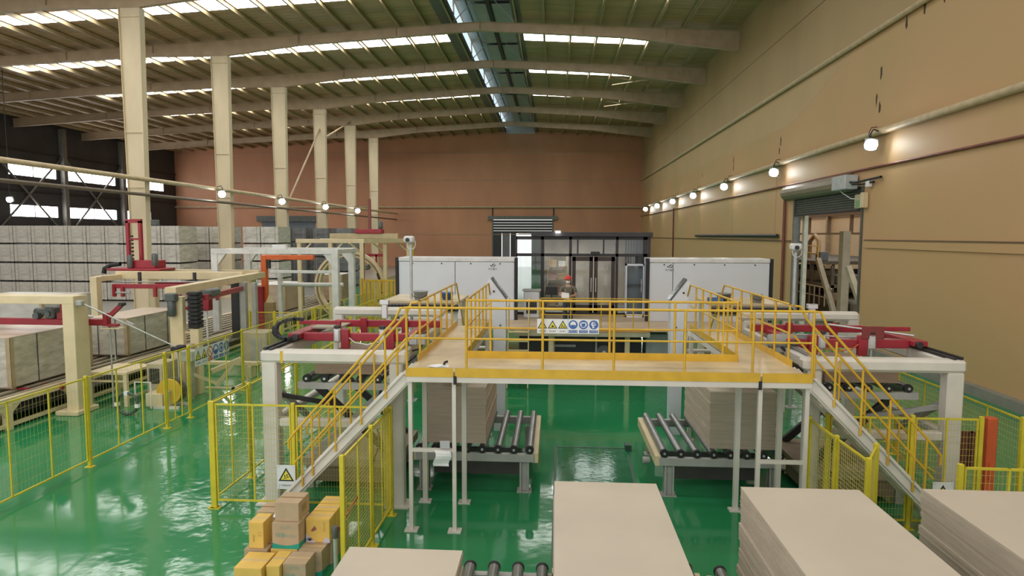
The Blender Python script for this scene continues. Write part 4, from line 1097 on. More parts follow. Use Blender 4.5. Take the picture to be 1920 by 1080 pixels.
carton('brown carton at the back left of the pile', -4.56, -4.14, 9.46, 9.86, .30, .68, 'tan')
carton('brown carton low at the right of the pile', -3.68, -3.33, 8.88, 9.2, 0, .38, 'print')
carton('brown carton with green lettering at the bottom centre', -3.75, -3.42, 8.5, 8.86, 0, .38, 'print')
carton('narrow yellow carton left of the bottom lettering carton', -3.95, -3.76, 8.42, 8.86, 0, .38, 'ymark')
carton('wide yellow carton at the bottom left of the pile', -4.37, -3.98, 8.34, 8.80, 0, .38, 'ymark')
carton('yellow carton under the green wave carton', -4.10, -3.70, 8.9, 9.3, 0, .38, 'ymark')
carton('brown carton under the standing yellow carton', -4.48, -4.13, 8.86, 9.26, 0, .38, 'tan')
carton('brown carton under the plum picture carton', -3.68, -3.30, 9.22, 9.6, 0, .38, 'tan')
carton('brown carton at the back right bottom of the pile', -3.68, -3.30, 9.62, 10.0, 0, .38, 'tan')
carton('brown carton at the back left bottom of the pile', -4.56, -4.14, 9.46, 9.86, 0, .30, 'tan')
b = MB().add([(-4.14,9.1,.77),(-4.09,9.05,.79),(-4.085,9.2,.90),(-4.15,9.2,.80),(-4.12,9.22,.77)], [(0,1,2,3),(0,3,4),(1,4,2),(0,4,1)])
solo('paper_scrap', b, PAPER, 'white paper scrap stuck between the pile cartons', 'paper', (-4.12,9.1,.77))
# ================================================================ rear platform and the machine below it
ZP = 1.83
t = thing('rear_platform', 'tan rear platform in front of the glass control room', 'platform', (CX, 21.5, 0))
part('deck_plate', MB().box(-5.9,7.75,21.5,29.5,ZP-.05,ZP), mat('tan_deck', (.52,.40,.27), .5, 0, .12, 1.5), t)
part('edge_channel', MB().box(-1.3,3.15,21.42,21.5,ZP-.22,ZP-.06), mat('olive_channel', (.42,.40,.28), .5), t)
part('kick_plate', MB().box(-.35,3.1,21.40,21.42,ZP-.06,ZP+.05), mat('orange_edge', (.58,.30,.09), .5), t)
for x in (-.45, .55, 1.55, 2.6, 3.1):
    part('rail_post', MB().tube((x,21.45,ZP),(x,21.45,ZP+1.04),.02,6), YEL, t)
part('top_rail', MB().path([(-.5,21.45,ZP+.5),(-.5,21.45,ZP+.95),(-.42,21.45,ZP+1.04),(2.9,21.45,ZP+1.04),(3.1,21.6,ZP+1.0)], .02, 6), YEL, t)
part('mid_rail', MB().tube((-.45,21.45,ZP+.5),(3.1,21.45,ZP+.5),.016,6), YEL, t)
for x in (-5.7,-3.2,-.1,2.45,4.9,7.5):
    part('support_post', MB().box(x-.08,x+.08,21.7,21.86,0,ZP-.05), CREAM, t)
    part('support_post', MB().box(x-.08,x+.08,28.8,28.96,0,ZP-.05), CREAM, t)
t = thing('rear_ladder', 'pale yellow ladder with hooped handrails up to the rear platform', 'ladder', (-1.15,20.8,0))
for x in (-1.5,-.83):
    part('ladder_rail', MB().path([(x,20.62,.02),(x,21.25,1.85),(x,21.3,2.6),(x,21.38,2.84),(x,21.55,2.86),(x,21.6,2.6),(x,21.6,1.85)], .022, 6), mat('pale_yellow_tube', (.66,.55,.28), .5), t)
for k in range(6):
    z = .3+k*.29; part('rung', MB().box(-1.5,-.83,20.68+k*.1,20.84+k*.1,z,z+.03), mat('pale_yellow_tube', (.66,.55,.28), .5), t)
t = thing('drive_machine', 'black drive machine with a pale drum under the rear platform', 'machine', (1.2,22.6,0))
part('machine_body', MB().rbox(-1.2,3.0,22.3,24.5,.25,1.5,.04), mat('black_machine', (.03,.028,.03), .45), t)
part('cover_bar', MB().box(-.05,.75,22.22,22.3,1.12,1.2), mat('light_bar', (.40,.38,.40), .4), t)
part('lower_skirt', MB().box(-1.0,2.9,22.35,24.3,0,.25), DARK, t)
part('drum', MB().lathe([(.25,-.04),(.26,0),(.26,.06)], (1.72,22.24,.95), 'Y', 22), mat('drum_grey', (.16,.15,.15), .5), t)
part('drum_hub', MB().lathe([(.06,-.03),(.07,.03)], (1.72,22.2,.95), 'Y', 14), PAPER, t)
for x in (.0, 1.45, 2.5): part('upright', MB().box(x-.03,x+.03,22.2,22.3,.1,1.55), GREYP if x == 1.45 else CREAM, t)
part('side_cabinet', MB().rbox(3.15,3.9,22.3,23.2,0,1.6,.03), mat('blue_grey_cabinet', (.40,.43,.47), .4), t)

# ---- white machine enclosures with the emblem
def enclosure(label, x0, x1, black_side, logo_x):
    t = thing('machine_enclosure', label, 'cabinet', ((x0+x1)/2, 23.8, ZP))
    y0, y1, z0, z1 = 23.8, 25.2, ZP, 4.12
    xm = x0 + (x1-x0)*(.49 if black_side > 0 else .2)
    part('front_panel', MB().rbox(x0+.02, xm-.01, y0, y0+.06, z0, z1-.16, .01), PANELW, t)
    part('front_panel', MB().rbox(xm+.01, x1-.02, y0, y0+.06, z0, z1-.16, .01), PANELW, t)
    part('top_rim', MB().rbox(x0, x1, y0-.02, y1, z1-.15, z1, .02), mat('white_rim', (.72,.72,.74), .3), t)
    part('side_panel', MB().box(x0,x0+.03,y0+.06,y1,z0,z1-.15).box(x1-.03,x1,y0+.06,y1,z0,z1-.15), PANELW, t)
    part('rear_panel', MB().box(x0,x1,y1-.03,y1,z0,z1-.15), PANELW, t)
    part('black_post', MB().box(x1-.0,x1+.1,y0-.05,y0+.2,z0,z1+.0), BLACK, t)
    part('black_post', MB().box(x0-.1,x0,y0-.05,y0+.2,z0,z1+.0), BLACK, t)
    n = 4
    for k in range(n):
        x = x0+(x1-x0)*(k+.5)/n
        part('bolt', MB().tube((x,y0-.03,z1-.22),(x,y0,z1-.22),.025,8), BLACK, t)
    M = Mplane((logo_x, y0-.003, 3.86), (1,0,0), (0,0,1))
    b = MB(); arc = lambda r, a0, a1, n=9: [(r*math.cos(a0+(a1-a0)*k/n), r*.8*math.sin(a0+(a1-a0)*k/n)) for k in range(n+1)]
    for a0, a1 in ((math.pi*1.0, math.pi*1.45), (math.pi*1.5, math.pi*2.05)):
        poly = arc(.10,a0,a1) + arc(.07,a0+.15,a1-.1)[::-1]
        nn = len(poly)//2
        for k in range(nn-1): poly_on(b, M, [poly[k],poly[k+1],poly[2*nn-2-k],poly[2*nn-1-k]], .001)
    poly_on(b, M, [(-.05,-.02),(-.02,-.04),(.03,.0),(.07,.06),(.03,.05)], .001)
    part('emblem', b, SIGNK, t)
    b = MB(); text_into(b, '华光重工', .085, M @ Matrix.Translation((0,-.16,.001)), 1.0); part('emblem_lettering', b, SIGNK, t)
enclosure('white machine enclosure with dark emblem left of the control room', -5.78, -1.45, 1, -2.26)
enclosure('white machine enclosure with dark emblem right of the control room', 3.42, 7.70, -1, 4.16)

# ---- glass control room
t = thing('control_room', 'dark framed glass control room with double door', 'control room', (1.1, 27, ZP))
YG, YH, ZG = 25.5, 29.2, 5.03
XA, XB = -1.5, 3.62
part('roof', MB().rbox(XA+.6,XB+.12,YG-.35,YH,ZG-.14,ZG+.04,.02), FRAMEK, t)
part('fascia_light', MB().box(XA+.1,XA+.75,YG-.2,YG+.3,ZG-.04,ZG+.0), GREYP, t)
for x, w_ in ((XA,.08),(-.47,.12),(.62,.1),(1.0,.0),(2.42,.1),(XB-.12,.16)):
    if w_: part('mullion', MB().box(x-w_/2,x+w_/2,YG-.05,YG+.05,ZP,ZG-.12), FRAMEK, t)
for x0, x1 in ((XA,.62),(.62,2.42),(2.42,XB)):
    part('transom', MB().box(x0,x1,YG-.05,YG+.05,4.13,4.24), FRAMEK, t)
part('transom', MB().box(XA,XB,YG-.05,YG+.05,ZP,ZP+.1), FRAMEK, t)
part('header', MB().box(XA,XB,YG-.05,YG+.05,ZG-.25,ZG-.12), FRAMEK, t)
for x in (.9, 1.9): part('upper_mullion', MB().box(x-.03,x+.03,YG-.04,YG+.04,4.24,ZG-.2), FRAMEK, t)
for x0, x1 in ((XA+.04,-.53),(-.41,.57),(2.47,XB-.2)):
    for z0, z1 in ((ZP+.1,4.13),(4.24,ZG-.25)):
        part('pane', MB().box(x0,x1,YG-.005,YG+.005,z0,z1), GLASS, t)
part('pane', MB().box(.67,2.37,YG-.005,YG+.005,4.24,ZG-.25), GLASS, t)
BRF = mat('dark_brown_frame', (.045,.032,.028), .4, .2)
for k, (x0, x1) in enumerate(((.69,1.50),(1.54,2.35))):
    d = part('door_leaf', MB().box(x0,x0+.14,YG-.04,YG+.04,ZP+.1,4.12).box(x1-.14,x1,YG-.04,YG+.04,ZP+.1,4.12).box(x0,x1,YG-.04,YG+.04,3.95,4.12).box(x0,x1,YG-.04,YG+.04,ZP+.1,ZP+.4), BRF, t)
    part('pane', MB().box(x0+.14,x1-.14,YG-.005,YG+.005,ZP+.4,3.95), GLASS, d)
    hx = x1-.07 if k == 0 else x0+.07
    part('handle', MB().tube((hx,YG-.09,2.75),(hx,YG-.09,3.3),.022,8).box(hx-.01,hx+.01,YG-.09,YG-.04,2.85,2.88).box(hx-.01,hx+.01,YG-.09,YG-.04,3.2,3.23), ALU, d)
part('door_closer', MB().rbox(1.4,1.75,YG-.12,YG-.05,4.2,4.32,.02), DARK, t)
part('back_wall', MB().box(-.45,XB,YH,YH+.1,ZP,ZG), mat('room_wall', (.52,.44,.36), .6, 0, .2, 1.5), t)
part('side_wall', MB().box(XB,XB+.08,YG,YH,ZP,ZG), FRAMEK, t)
part('side_wall', MB().box(-.5,-.45,YG+2.0,YH,ZP,3.4), mat('room_side', (.5,.5,.5), .5), t)
part('added_glow_panel', MB().box(.2,2.6,26.6,27.2,ZG-.2,ZG-.15), mat('added_room_glow', (1.0,.98,.94), .4, emit=14.0), t)  # glowing panel added to brighten the room behind the glass
part('floor_slab', MB().box(XA,XB,YG,YH,ZP,ZP+.02), GREYP, t)
for k in range(7):
    x = 2.75+k*.1; part('blind_slat', MB().box(x,x+.07,YG+.2+.03*(k % 2),YG+.23+.03*(k % 2),3.7,ZG-.2), mat('blind_grey', (.26,.27,.29), .4), t)
cy = thing('room_lamp', 'small lit lamp at the roof edge of the control room', 'lamp', (.12, 25.1, 5.03))
part('housing', MB().rbox(-.02,.26,25.02,25.3,5.08,5.14,.02), LAMPB, cy)
part('lens', MB().ell((.12,25.12,5.09),(.11,.1,.04),12,6), LAMPE, cy)
# things inside and in front of the room
def shelf(label, x0, x1, y0, y1, z0, z1, m, rows, name='shelf_rack', cat='shelf'):
    t = thing(name, label, cat, ((x0+x1)/2,(y0+y1)/2,z0))
    for x in (x0, x1-.04):
        for y in (y0, y1-.04): part('upright', MB().box(x,x+.04,y,y+.04,z0,z1), m, t)
    for k in range(rows):
        z = z0+.1+(z1-z0-.15)*k/max(1,rows-1); part('shelf_board', MB().box(x0,x1,y0,y1,z,z+.03), m, t)
    return t
shelf('tan storage rack behind the control room glass', -.3, .55, 27.6, 28.2, ZP+.02, 4.2, mat('rack_tan', (.45,.34,.22), .6), 5)
rn = random.Random(9)
BXM = [mat('stored_box_a', (.46,.33,.2), .7), mat('stored_box_b', (.55,.52,.48), .6), mat('stored_box_c', (.32,.16,.12), .6)]
for k in range(4):
    for i in range(2):
        z = ZP+.02+.1+(2.35-.15)*k/4+.03
        solo('storage_box', MB().rbox(-.24+.4*i,.08+.4*i,27.65,28.1,z,z+.22+.08*rn.random(),.01), BXM[(k+i) % 3], '%s storage box on shelf %s of the control room rack' % (('left','right')[i], ('one','two','three','four')[k]), 'box', (-.08+.4*i,27.9,z), 'boxes on the control room rack')
t = thing('display_fridge', 'white framed display cabinet beside the control room door', 'cabinet', (3.05,25.2,ZP))
part('cabinet_body', MB().box(2.72,2.76,24.95,25.4,ZP,3.86).box(3.36,3.40,24.95,25.4,ZP,3.86).box(2.72,3.40,24.95,25.4,3.8,3.86).box(2.72,3.40,24.95,25.4,ZP,ZP+.12).box(2.72,3.4,25.36,25.4,ZP,3.86), PANELW, t)
part('shelf_board', MB().box(2.76,3.36,25.0,25.36,2.5,2.52).box(2.76,3.36,25.0,25.36,3.05,3.07), GREYP, t)
part('glass_door', MB().box(2.76,3.36,24.95,24.96,ZP+.12,3.8), GLASS, t)
part('handle', MB().tube((3.3,24.9,2.8),(3.3,24.9,3.3),.018,6), ALU, t)
t = thing('white_appliance', 'white appliance with dark grill left of the worker', 'appliance', (-.85,24.6,ZP))
part('appliance_body', MB().rbox(-1.15,-.55,24.4,24.9,ZP,2.85,.03), PANELW, t)
part('grill', MB().box(-1.05,-.65,24.38,24.4,2.0,2.45), DARK, t)
part('work_surface', MB().rbox(-1.2,-.5,24.36,24.92,2.85,2.90,.01), GREYP, t)
t = thing('monitor_desk', 'dark desk with equipment behind the worker', 'desk', (0,24.4,ZP))
part('desk_top', MB().box(-.4,.5,24.1,24.7,2.55,2.6), DARK, t)
for x in (-.37,.47):
    for y in (24.13,24.67): part('leg', MB().box(x-.025,x+.025,y-.025,y+.025,ZP,2.55), DARK, t)
t = thing('computer_monitor', 'dark computer monitor on the desk behind the worker', 'monitor', (-.1,24.4,2.6))
part('screen', MB().rbox(-.32,.12,24.38,24.42,2.72,3.02,.01), BLACK, t)
part('stand', MB().box(-.13,-.07,24.38,24.44,2.6,2.75).box(-.2,.0,24.3,24.5,2.6,2.61), DARK, t)

# ---- operator consoles
def console(side, label):
    X = lambda x: mx(side, x)
    t = thing('operator_console', label, 'console', (X(-1.4),16.3,0))
    part('pillar', MB().prism([(X(-1.50),0),(X(-1.22),0),(X(-1.20),3.35),(X(-1.58),3.86),(X(-1.66),3.83),(X(-1.52),2.6)] if side < 0 else
                              [(X(-1.22),0),(X(-1.50),0),(X(-1.52),2.6),(X(-1.66),3.83),(X(-1.58),3.86),(X(-1.20),3.35)], 16.1, 16.45, 'Y'), PANELW, t)
    part('screen', MB().bar((X(-1.21),16.3,3.37),(X(-1.57),16.3,3.87),.34,.03,up=(0,1,0)) if False else MB().prism([(X(-1.195),3.36),(X(-1.165),3.385),(X(-1.555),3.90),(X(-1.585),3.87)], 16.09, 16.46, 'Y'), mat('console_screen', (.10,.11,.12), .2), t)
    part('button', MB().tube((X(-1.5),16.08,3.55),(X(-1.5),16.1,3.55),.025,8).tube((X(-1.34),16.08,2.7),(X(-1.34),16.1,2.7),.02,8), BLACK, t)
console(-1, 'white operator console with tilted screen at the left walkway')
console(1, 'white operator console with tilted screen at the right walkway')

# ---- camera poles
def cam_pole(label, x, y, zt):
    t = thing('camera_pole', label, 'camera pole', (x,y,0))
    part('pole', MB().tube((x,y,.02),(x,y,zt-.1),.045,10).box(x-.14,x+.14,y-.14,y+.14,0,.02), mat('pole_grey', (.52,.53,.55), .4, .2), t)
    part('camera_head', MB().rbox(x-.18,x+.12,y-.22,y+.06,zt-.08,zt+.12,.05), mat('camera_white', (.70,.71,.72), .35), t)
    part('lens', MB().tube((x-.05,y-.25,zt+.0),(x-.05,y-.22,zt+.0),.06,12), DARK, t)
    part('cable_loop', MB().path([(x+.02+.13*math.cos(a),y-.05,zt-.12+.16*math.sin(a)) for a in [2*math.pi*k/12 for k in range(12)]], .014, 5, True), PAPER, t)
    part('mount', MB().rbox(x-.06,x+.06,y-.06,y+.06,zt-.14,zt-.08,.01).rbox(x-.07,x+.07,y-.07,y-.03,2.6,2.8,.01), GREYP, t)
cam_pole('grey pole with white camera left of the walkway', -4.23, 19.0, 4.80)
cam_pole('grey pole with white camera before the shutter door', 6.84, 19.0, 4.62)

# ---- infeed housings behind the gantries with buckets on them
for side in (-1, 1):
    S_ = 'left' if side < 0 else 'right'
    X = lambda x: mx(side, x)
    t = thing('infeed_table', 'white infeed table behind the %s gantry' % S_, 'table', (X(-4.3),19.3,0))
    part('table_top', MB().rbox(X(-4.95),X(-2.7),18.4,20.4,2.98,3.06,.01), DECK, t)
    part('apron', MB().box(X(-4.9),X(-2.75),18.45,18.5,2.7,2.98), WHITE, t)
    for x in (-4.8,-2.85):
        for y in (18.5,20.2): part('leg', MB().box(X(x-.06),X(x+.06),y,y+.12,0,2.98), WHITE, t)
    part('lower_shelf', MB().box(X(-4.8),X(-2.85),18.5,20.3,1.9,1.96), WHITE, t)
    t = thing('flat_cable_chain', 'long black cable chain before the %s infeed table' % S_, 'cable chain', (X(-4),18.2,2.8))
    for k in range(22):
        x = -4.92+k*.1; part('chain_link', MB().rbox(X(x),X(x+.085),18.25,18.452,2.78,2.95,.01), BLACK, t)
def bucket(label, x, y, z, r, h, m, group='buckets on the infeed tables'):
    t = thing('bucket', label, 'bucket', (x,y,z), group=group)
    part('pail', MB().lathe([(r*.02,.015),(r*.8,.015),(r*.97,h),(r*1.06,h),(r*1.06,h-.03),(r*1.0,h-.03),(r*.85,0),(r*.02,0)], (x,y,z), 'Z', 18), m, t)
    part('bail_handle', MB().path([(x+r*math.cos(a), y-r*1.02-.01, z+h*.75+r*.6*math.sin(a)) for a in [math.pi+math.pi*k/8 for k in range(9)]], .01, 5), DARK, t)
bucket('grey bucket on the left infeed table', -3.9, 18.75, 3.06, .21, .26, GREYPL)
bucket('blue bucket on the left infeed table', -3.12, 18.8, 3.06, .17, .22, BLUEPL)
bucket('grey bucket nearer the walkway on the right infeed table', 4.82, 18.8, 3.06, .2, .26, mat('dark_grey_plastic', (.22,.22,.22), .5))
bucket('grey bucket farther out on the right infeed table', 5.72, 18.8, 3.06, .17, .25, GREYPL)
solo('tool_crate', MB().box(4.35,4.75,18.15,18.45,3.06,3.08).box(4.35,4.37,18.15,18.45,3.08,3.2).box(4.73,4.75,18.15,18.45,3.08,3.2).box(4.35,4.75,18.15,18.17,3.08,3.2).box(4.35,4.75,18.43,18.45,3.08,3.2), BLUEPL, 'open blue crate at the right infeed table', 'crate', (4.55,18.3,3.06))
# shift the crate onto the table edge
bpy.data.objects['tool_crate'].location = (4.55,18.62,3.06)

# ================================================================ the worker
def skinned(name, nodes, edges, mat_, parent, root=0, sub=2):
    me = bpy.data.meshes.new(name)
    me.from_pydata([n[0] for n in nodes], edges, [])
    me.materials.append(mat_)
    o = bpy.data.objects.new(name, me); COL.objects.link(o); o.parent = parent
    md = o.modifiers.new('skin', 'SKIN'); md.use_smooth_shade = True
    sv = me.skin_vertices[0].data
    for i, n in enumerate(nodes):
        r = n[1]; sv[i].radius = r if isinstance(r, tuple) else (r, r)
        sv[i].use_root = (i == root)
    ss = o.modifiers.new('smooth', 'SUBSURF'); ss.levels = sub; ss.render_levels = sub
    WM[o.name] = WM[parent.name].copy()
    return o
SKIN = mat('skin', (.50,.30,.21), .5, 0, .05)
pr = thing('person', 'worker in grey shirt, red helmet and white mask holding a sheet', 'person', (.47,22.05,ZP), math.radians(-4))
nodes = [((0,0,.95),(.12,.09)), ((0,.0,1.18),(.13,.085)), ((0,.0,1.36),(.12,.08)), ((0,-.005,1.46),.052), ((0,-.015,1.53),(.07,.075)), ((0,-.02,1.61),(.078,.09)), ((0,-.015,1.68),(.07,.08))]
edges = [(0,1),(1,2),(2,3),(3,4),(4,5),(5,6)]
def chain(start, pts):
    i = start
    for p, r in pts:
        nodes.append((p, r)); edges.append((i, len(nodes)-1)); i = len(nodes)-1
    return i
for s in (-1, 1):
    hx = -.16 if s < 0 else .02
    wr_ = chain(2, [((s*.19,.0,1.36),.06), ((s*.27,-.02,1.10),.045), ((hx,-.24,1.06),.034), ((hx-.05*s,-.29,1.06),(.038,.022))])
    px, py, pz = hx-.05*s, -.29, 1.06
    for k in range(4):
        L_ = (.066,.075,.07,.055)[k]; dz = .026-.018*k
        chain(wr_, [((px-.02*s,py-.03,pz+dz),.0095), ((px-.035*s,py-.03-L_*.6,pz+dz),.009), ((px-.06*s,py-.03-L_*.75,pz+dz-.01),.008)])
    chain(wr_, [((px+.0*s,py-.02,pz+.04),.011), ((px-.03*s,py-.05,pz+.06),.0095)])
    chain(0, [((s*.09,0,.88),.085), ((s*.10,-.015,.48),.058), ((s*.10,.02,.10),.042), ((s*.105,-.09,.035),(.045,.03)), ((s*.11,-.16,.03),(.035,.022))])
skinned('body', nodes, edges, SKIN, pr)
SHIRT = mat('grey_shirt', (.16,.15,.12), .8, 0, .12, 8)
nd = [((0,0,.92),(.16,.115)), ((0,0,1.08),(.15,.11)), ((0,0,1.24),(.165,.11)), ((0,0,1.37),(.14,.09)), ((0,-.005,1.44),(.07,.065))]; ed = [(0,1),(1,2),(2,3),(3,4)]
for s in (-1,1):
    nd += [((s*.20,0,1.36),.075), ((s*.26,-.01,1.17),.066)]; ed += [(3,len(nd)-2),(len(nd)-2,len(nd)-1)]
skinned('shirt', nd, ed, SHIRT, pr)
nd = [((0,0,.96),(.155,.11)), ((0,0,.88),(.15,.11))]; ed = [(0,1)]
for s in (-1,1):
    nd += [((s*.095,0,.8),.10), ((s*.10,-.015,.48),.078), ((s*.10,.02,.09),.07)]; k = len(nd); ed += [(1,k-3),(k-3,k-2),(k-2,k-1)]
skinned('trousers', nd, ed, mat('dark_trousers', (.05,.055,.07), .8), pr)
for s in (-1,1):
    part('shoe', MB().ell((s*.105,-.06,.045),(.05,.14,.05),12,6), BLACK, pr, local=True)
    part('ear', MB().ell((s*.08,.0,1.60),(.014,.022,.034),8,6), SKIN, pr, local=True)
    part('eye', MB().ell((s*.03,-.103,1.615),(.013,.008,.008),8,5), SIGNK, pr, local=True)
part('nose', MB().ell((0,-.108,1.59),(.014,.022,.025),8,6), SKIN, pr, local=True)
part('hair', MB().ell((0,.01,1.64),(.084,.09,.06),12,7), mat('black_hair', (.02,.018,.016), .6), pr, local=True)
mk = part('face_mask', MB().ell((0,-.055,1.545),(.072,.075,.052),14,8), PAPER, pr, local=True)
part('mask_strap', MB().path([(.07,-.05,1.56),(.085,.0,1.60)], .004, 5).path([(-.07,-.05,1.56),(-.085,.0,1.60)], .004, 5), PAPER, mk, local=True)
HEL = mat('red_helmet', (.70,.03,.025), .3, 0, .04)
hm = part('safety_helmet', MB().ell((0,-.005,1.655),(.118,.135,.11),20,8,-.02,1.0), HEL, pr, local=True)
part('helmet_brim', MB().lathe([(.12,.0),(.135,-.008),(.14,-.004),(.118,.012)], (0,-.02,1.655), 'Z', 20), HEL, hm, local=True)
part('helmet_ridge', MB().path([(0,-.12,1.70),(0,-.07,1.755),(0,0,1.772),(0,.07,1.755),(0,.12,1.70)], .012, 6), HEL, hm, local=True)
b = MB(); Mx = Matrix.Translation((.47-.10,22.05-.40,ZP+1.10)) @ Matrix.Rotation(math.radians(-38),4,'X') @ Matrix.Rotation(math.radians(14),4,'Z')
b.T = Mx; b.box(-.13,.13,-.006,.0,-.12,.13)
solo('clipboard_sheet', b, PAPER, 'white sheet held by the worker in the red helmet', 'sheet', (.37,21.65,ZP+1.0))
# ================================================================ left conveyor line
t = thing('roller_conveyor', 'long cream conveyor line with rails beside the left fence', 'conveyor', (-15.4,24,0))
YC0, YC1 = 8.5, 43.0
part('side_frame', MB().box(-13.86,-13.74,YC0,YC1,.62,.80).box(-13.84,-13.76,YC0,YC1,.06,.14), CREAM, t)
part('side_frame', MB().box(-17.3,-17.18,YC0,YC1,.62,.80), CREAM, t)
y = YC0+.2
k = 0
while y < YC1:
    b = MB().box(-13.88,-13.72,y-.08,y+.08,0,.62)
    b.prism([(y+.08,.62),(y+.4,.62),(y+.3,.54),(y+.16,.44),(y+.08,.3)], -13.84, -13.76, 'X').prism([(y-.08,.62),(y-.4,.62),(y-.3,.54),(y-.16,.44),(y-.08,.3)][::-1], -13.84, -13.76, 'X')
    part('leg', b, CREAM, t); part('leg', MB().box(-17.3,-17.15,y-.08,y+.08,0,.62), CREAM, t)
    part('cross_member', MB().box(-17.2,-13.8,y-.05,y+.05,.5,.62), CREAM, t)
    y += 2.2; k += 1
RAILM = mat('worn_rail', (.40,.35,.26), .4, .3, .15, 3)
for k in range(9):
    x = -17.0+k*.38
    part('long_rail', MB().tube((x,YC0,.77),(x,YC1,.77),.06,8), RAILM, t)
part('under_tray', MB().box(-17.1,-13.9,YC0,YC1,.30,.34), DARK, t)
part('red_cross_beam', MB().box(-15.2,-13.7,17.0,17.15,.62,.76).box(-15.0,-14.0,16.2,16.3,.80,.84), RED, t)

def wrapped(label, x0, x1, y0, y1, z0, z1, m=WRAP, mt=WRAPT, straps=True, group='film wrapped stacks on the left line'):
    t = thing('wrapped_stack', label, 'wrapped stack', ((x0+x1)/2,(y0+y1)/2,z0), group=group)
    nx, nz = 6, 7; b = MB(); rn = random.Random(int(x0*10+y0*100))
    def bulge(p): return p + rn.uniform(-.012,.012)
    # side walls as gently uneven grids
    ring = []
    for (ax, ay), (bx, by) in (((x0,y0),(x1,y0)),((x1,y0),(x1,y1)),((x1,y1),(x0,y1)),((x0,y1),(x0,y0))):
        for i in range(nx): ring.append((ax+(bx-ax)*i/nx, ay+(by-ay)*i/nx, i))
    n = len(ring); vs = []
    for j in range(nz+1):
        z = z0+(z1-z0)*j/nz
        for x, y, i in ring:
            k_ = .0 if (i == 0 or j in (0,nz)) else 1
            vs.append((x+k_*rn.uniform(-.012,.012), y+k_*rn.uniform(-.012,.012), z))
    b.add(vs, [(j*n+i, j*n+(i+1) % n, (j+1)*n+(i+1) % n, (j+1)*n+i) for j in range(nz) for i in range(n)])
    b.add([(x0,y0,z0),(x1,y0,z0),(x1,y1,z0),(x0,y1,z0)], [(0,3,2,1)])
    part('wrapped_body', b, m, t)
    part('top_sheet', MB().box(x0-.01,x1+.01,y0-.01,y1+.01,z1,z1+.02), mt, t)
    if straps:
        for f_ in (.3, .72):
            y = y0+(y1-y0)*f_; x = x0+(x1-x0)*f_
            part('strap', MB().box(x1,x1+.014,y-.012,y+.012,z0,z1), STRAP, t); part('strap', MB().box(x-.012,x+.012,y0-.014,y0,z0,z1), STRAP, t)
    for cx_, cy_ in ((x0,y0),(x1,y0),(x1,y1)):
        sx_, sy_ = (1 if cx_ == x0 else -1), (1 if cy_ == y0 else -1)
        part('corner_board', MB().box(cx_-sx_*.018,cx_+sx_*.11,cy_-sy_*.018,cy_-sy_*.012,z0,z1).box(cx_-sx_*.018,cx_-sx_*.012,cy_-sy_*.018,cy_+sy_*.11,z0,z1), mat('corner_board_tan', (.42,.33,.20), .5), t)
    part('bearer', MB().box(x0+.05,x1-.05,y0+.1,y0+.2,z0-.06,z0).box(x0+.05,x1-.05,y1-.2,y1-.1,z0-.06,z0), CARD, t)
    return t
wrapped('film wrapped stack cut by the left photo edge under the red beam', -16.9, -14.25, 16.0, 19.0, .90, 2.22)
wrapped('film wrapped stack with pale top in the middle of the left line', -15.75, -14.28, 20.75, 23.9, .90, 2.12)
wrapped('brown boxed stack beside the orange arm on the left line', -16.05, -14.35, 33.8, 36.4, .90, 2.25, mat('pale_brown_wrap', (.52,.41,.31), .4, 0, .1, 1.5), mat('pale_grey_top', (.66,.64,.62), .4), False)
wrapped('brown boxed stack inside the white portal on the left line', -14.6, -13.0, 39.0, 41.0, .92, 2.5, mat('red_brown_wrap', (.40,.27,.20), .45, 0, .12, 1.2, stretch=(1,1,4)), mat('pale_grey_top', (.66,.64,.62), .4), False)
wrapped('low film covered stack behind the nearest cream portal', -25.6, -21.6, 26.0, 29.0, .1, 2.2, mat('pale_film', (.50,.50,.46), .25, 0, .15, 1.5, bump=.6, bscale=3), mat('pale_film_top', (.55,.52,.44), .3), False)

# ---- nearest cream portal with the red beam
t = thing('cream_portal', 'nearest cream portal frame at the left photo edge', 'portal frame', (-13.1,17,0))
part('post', MB().rbox(-13.32,-12.98,16.7,17.25,.12,3.05,.01), CREAM, t)
part('top_beam', MB().rbox(-20.5,-12.98,16.7,17.25,3.05,3.27,.01), CREAM, t)
part('post', MB().rbox(-20.5,-20.2,16.7,17.25,0,3.05,.01), CREAM, t)
part('foot_plate', MB().rbox(-13.55,-12.9,16.55,17.4,0,.13,.02), CREAM, t)
t = thing('red_clamp_beam', 'red clamp beam with dark gear motor under the nearest portal', 'clamp', (-14.6,17.5,2.3))
part('beam', MB().rbox(-18.5,-12.7,17.42,17.6,2.37,2.55,.02), RED, t)
part('gear_motor', MB().lathe([(.08,-.24),(.11,-.22),(.11,.08),(.07,.12)], (-14.5,17.5,2.74), 'X', 14).rbox(-14.38,-14.1,17.35,17.65,2.56,2.90,.04).tube((-14.6,17.3,2.64),(-14.6,17.5,2.64),.09,12).tube((-14.25,17.3,2.7),(-14.25,17.36,2.7),.08,12), MOTOR, t)
part('mast', MB().box(-13.98,-13.92,17.46,17.54,2.55,2.98).box(-14.05,-13.8,17.42,17.6,2.55,2.72), RED, t)
part('white_roll', MB().ell((-13.4,17.5,2.62),(.40,.1,.055),16,7), PAPER, t)
part('bracket', MB().box(-12.7,-12.58,17.42,17.6,2.36,2.72), RED, t)
part('cylinder_arm', MB().bar((-12.6,17.5,2.58),(-12.18,17.5,2.96),.09,.11), RED, t)
part('arm_pin', MB().tube((-12.16,17.4,2.98),(-12.16,17.6,2.98),.055,12), DARK, t)
part('clevis', MB().rbox(-12.6,-12.3,17.42,17.6,2.34,2.42,.02), RED, t)
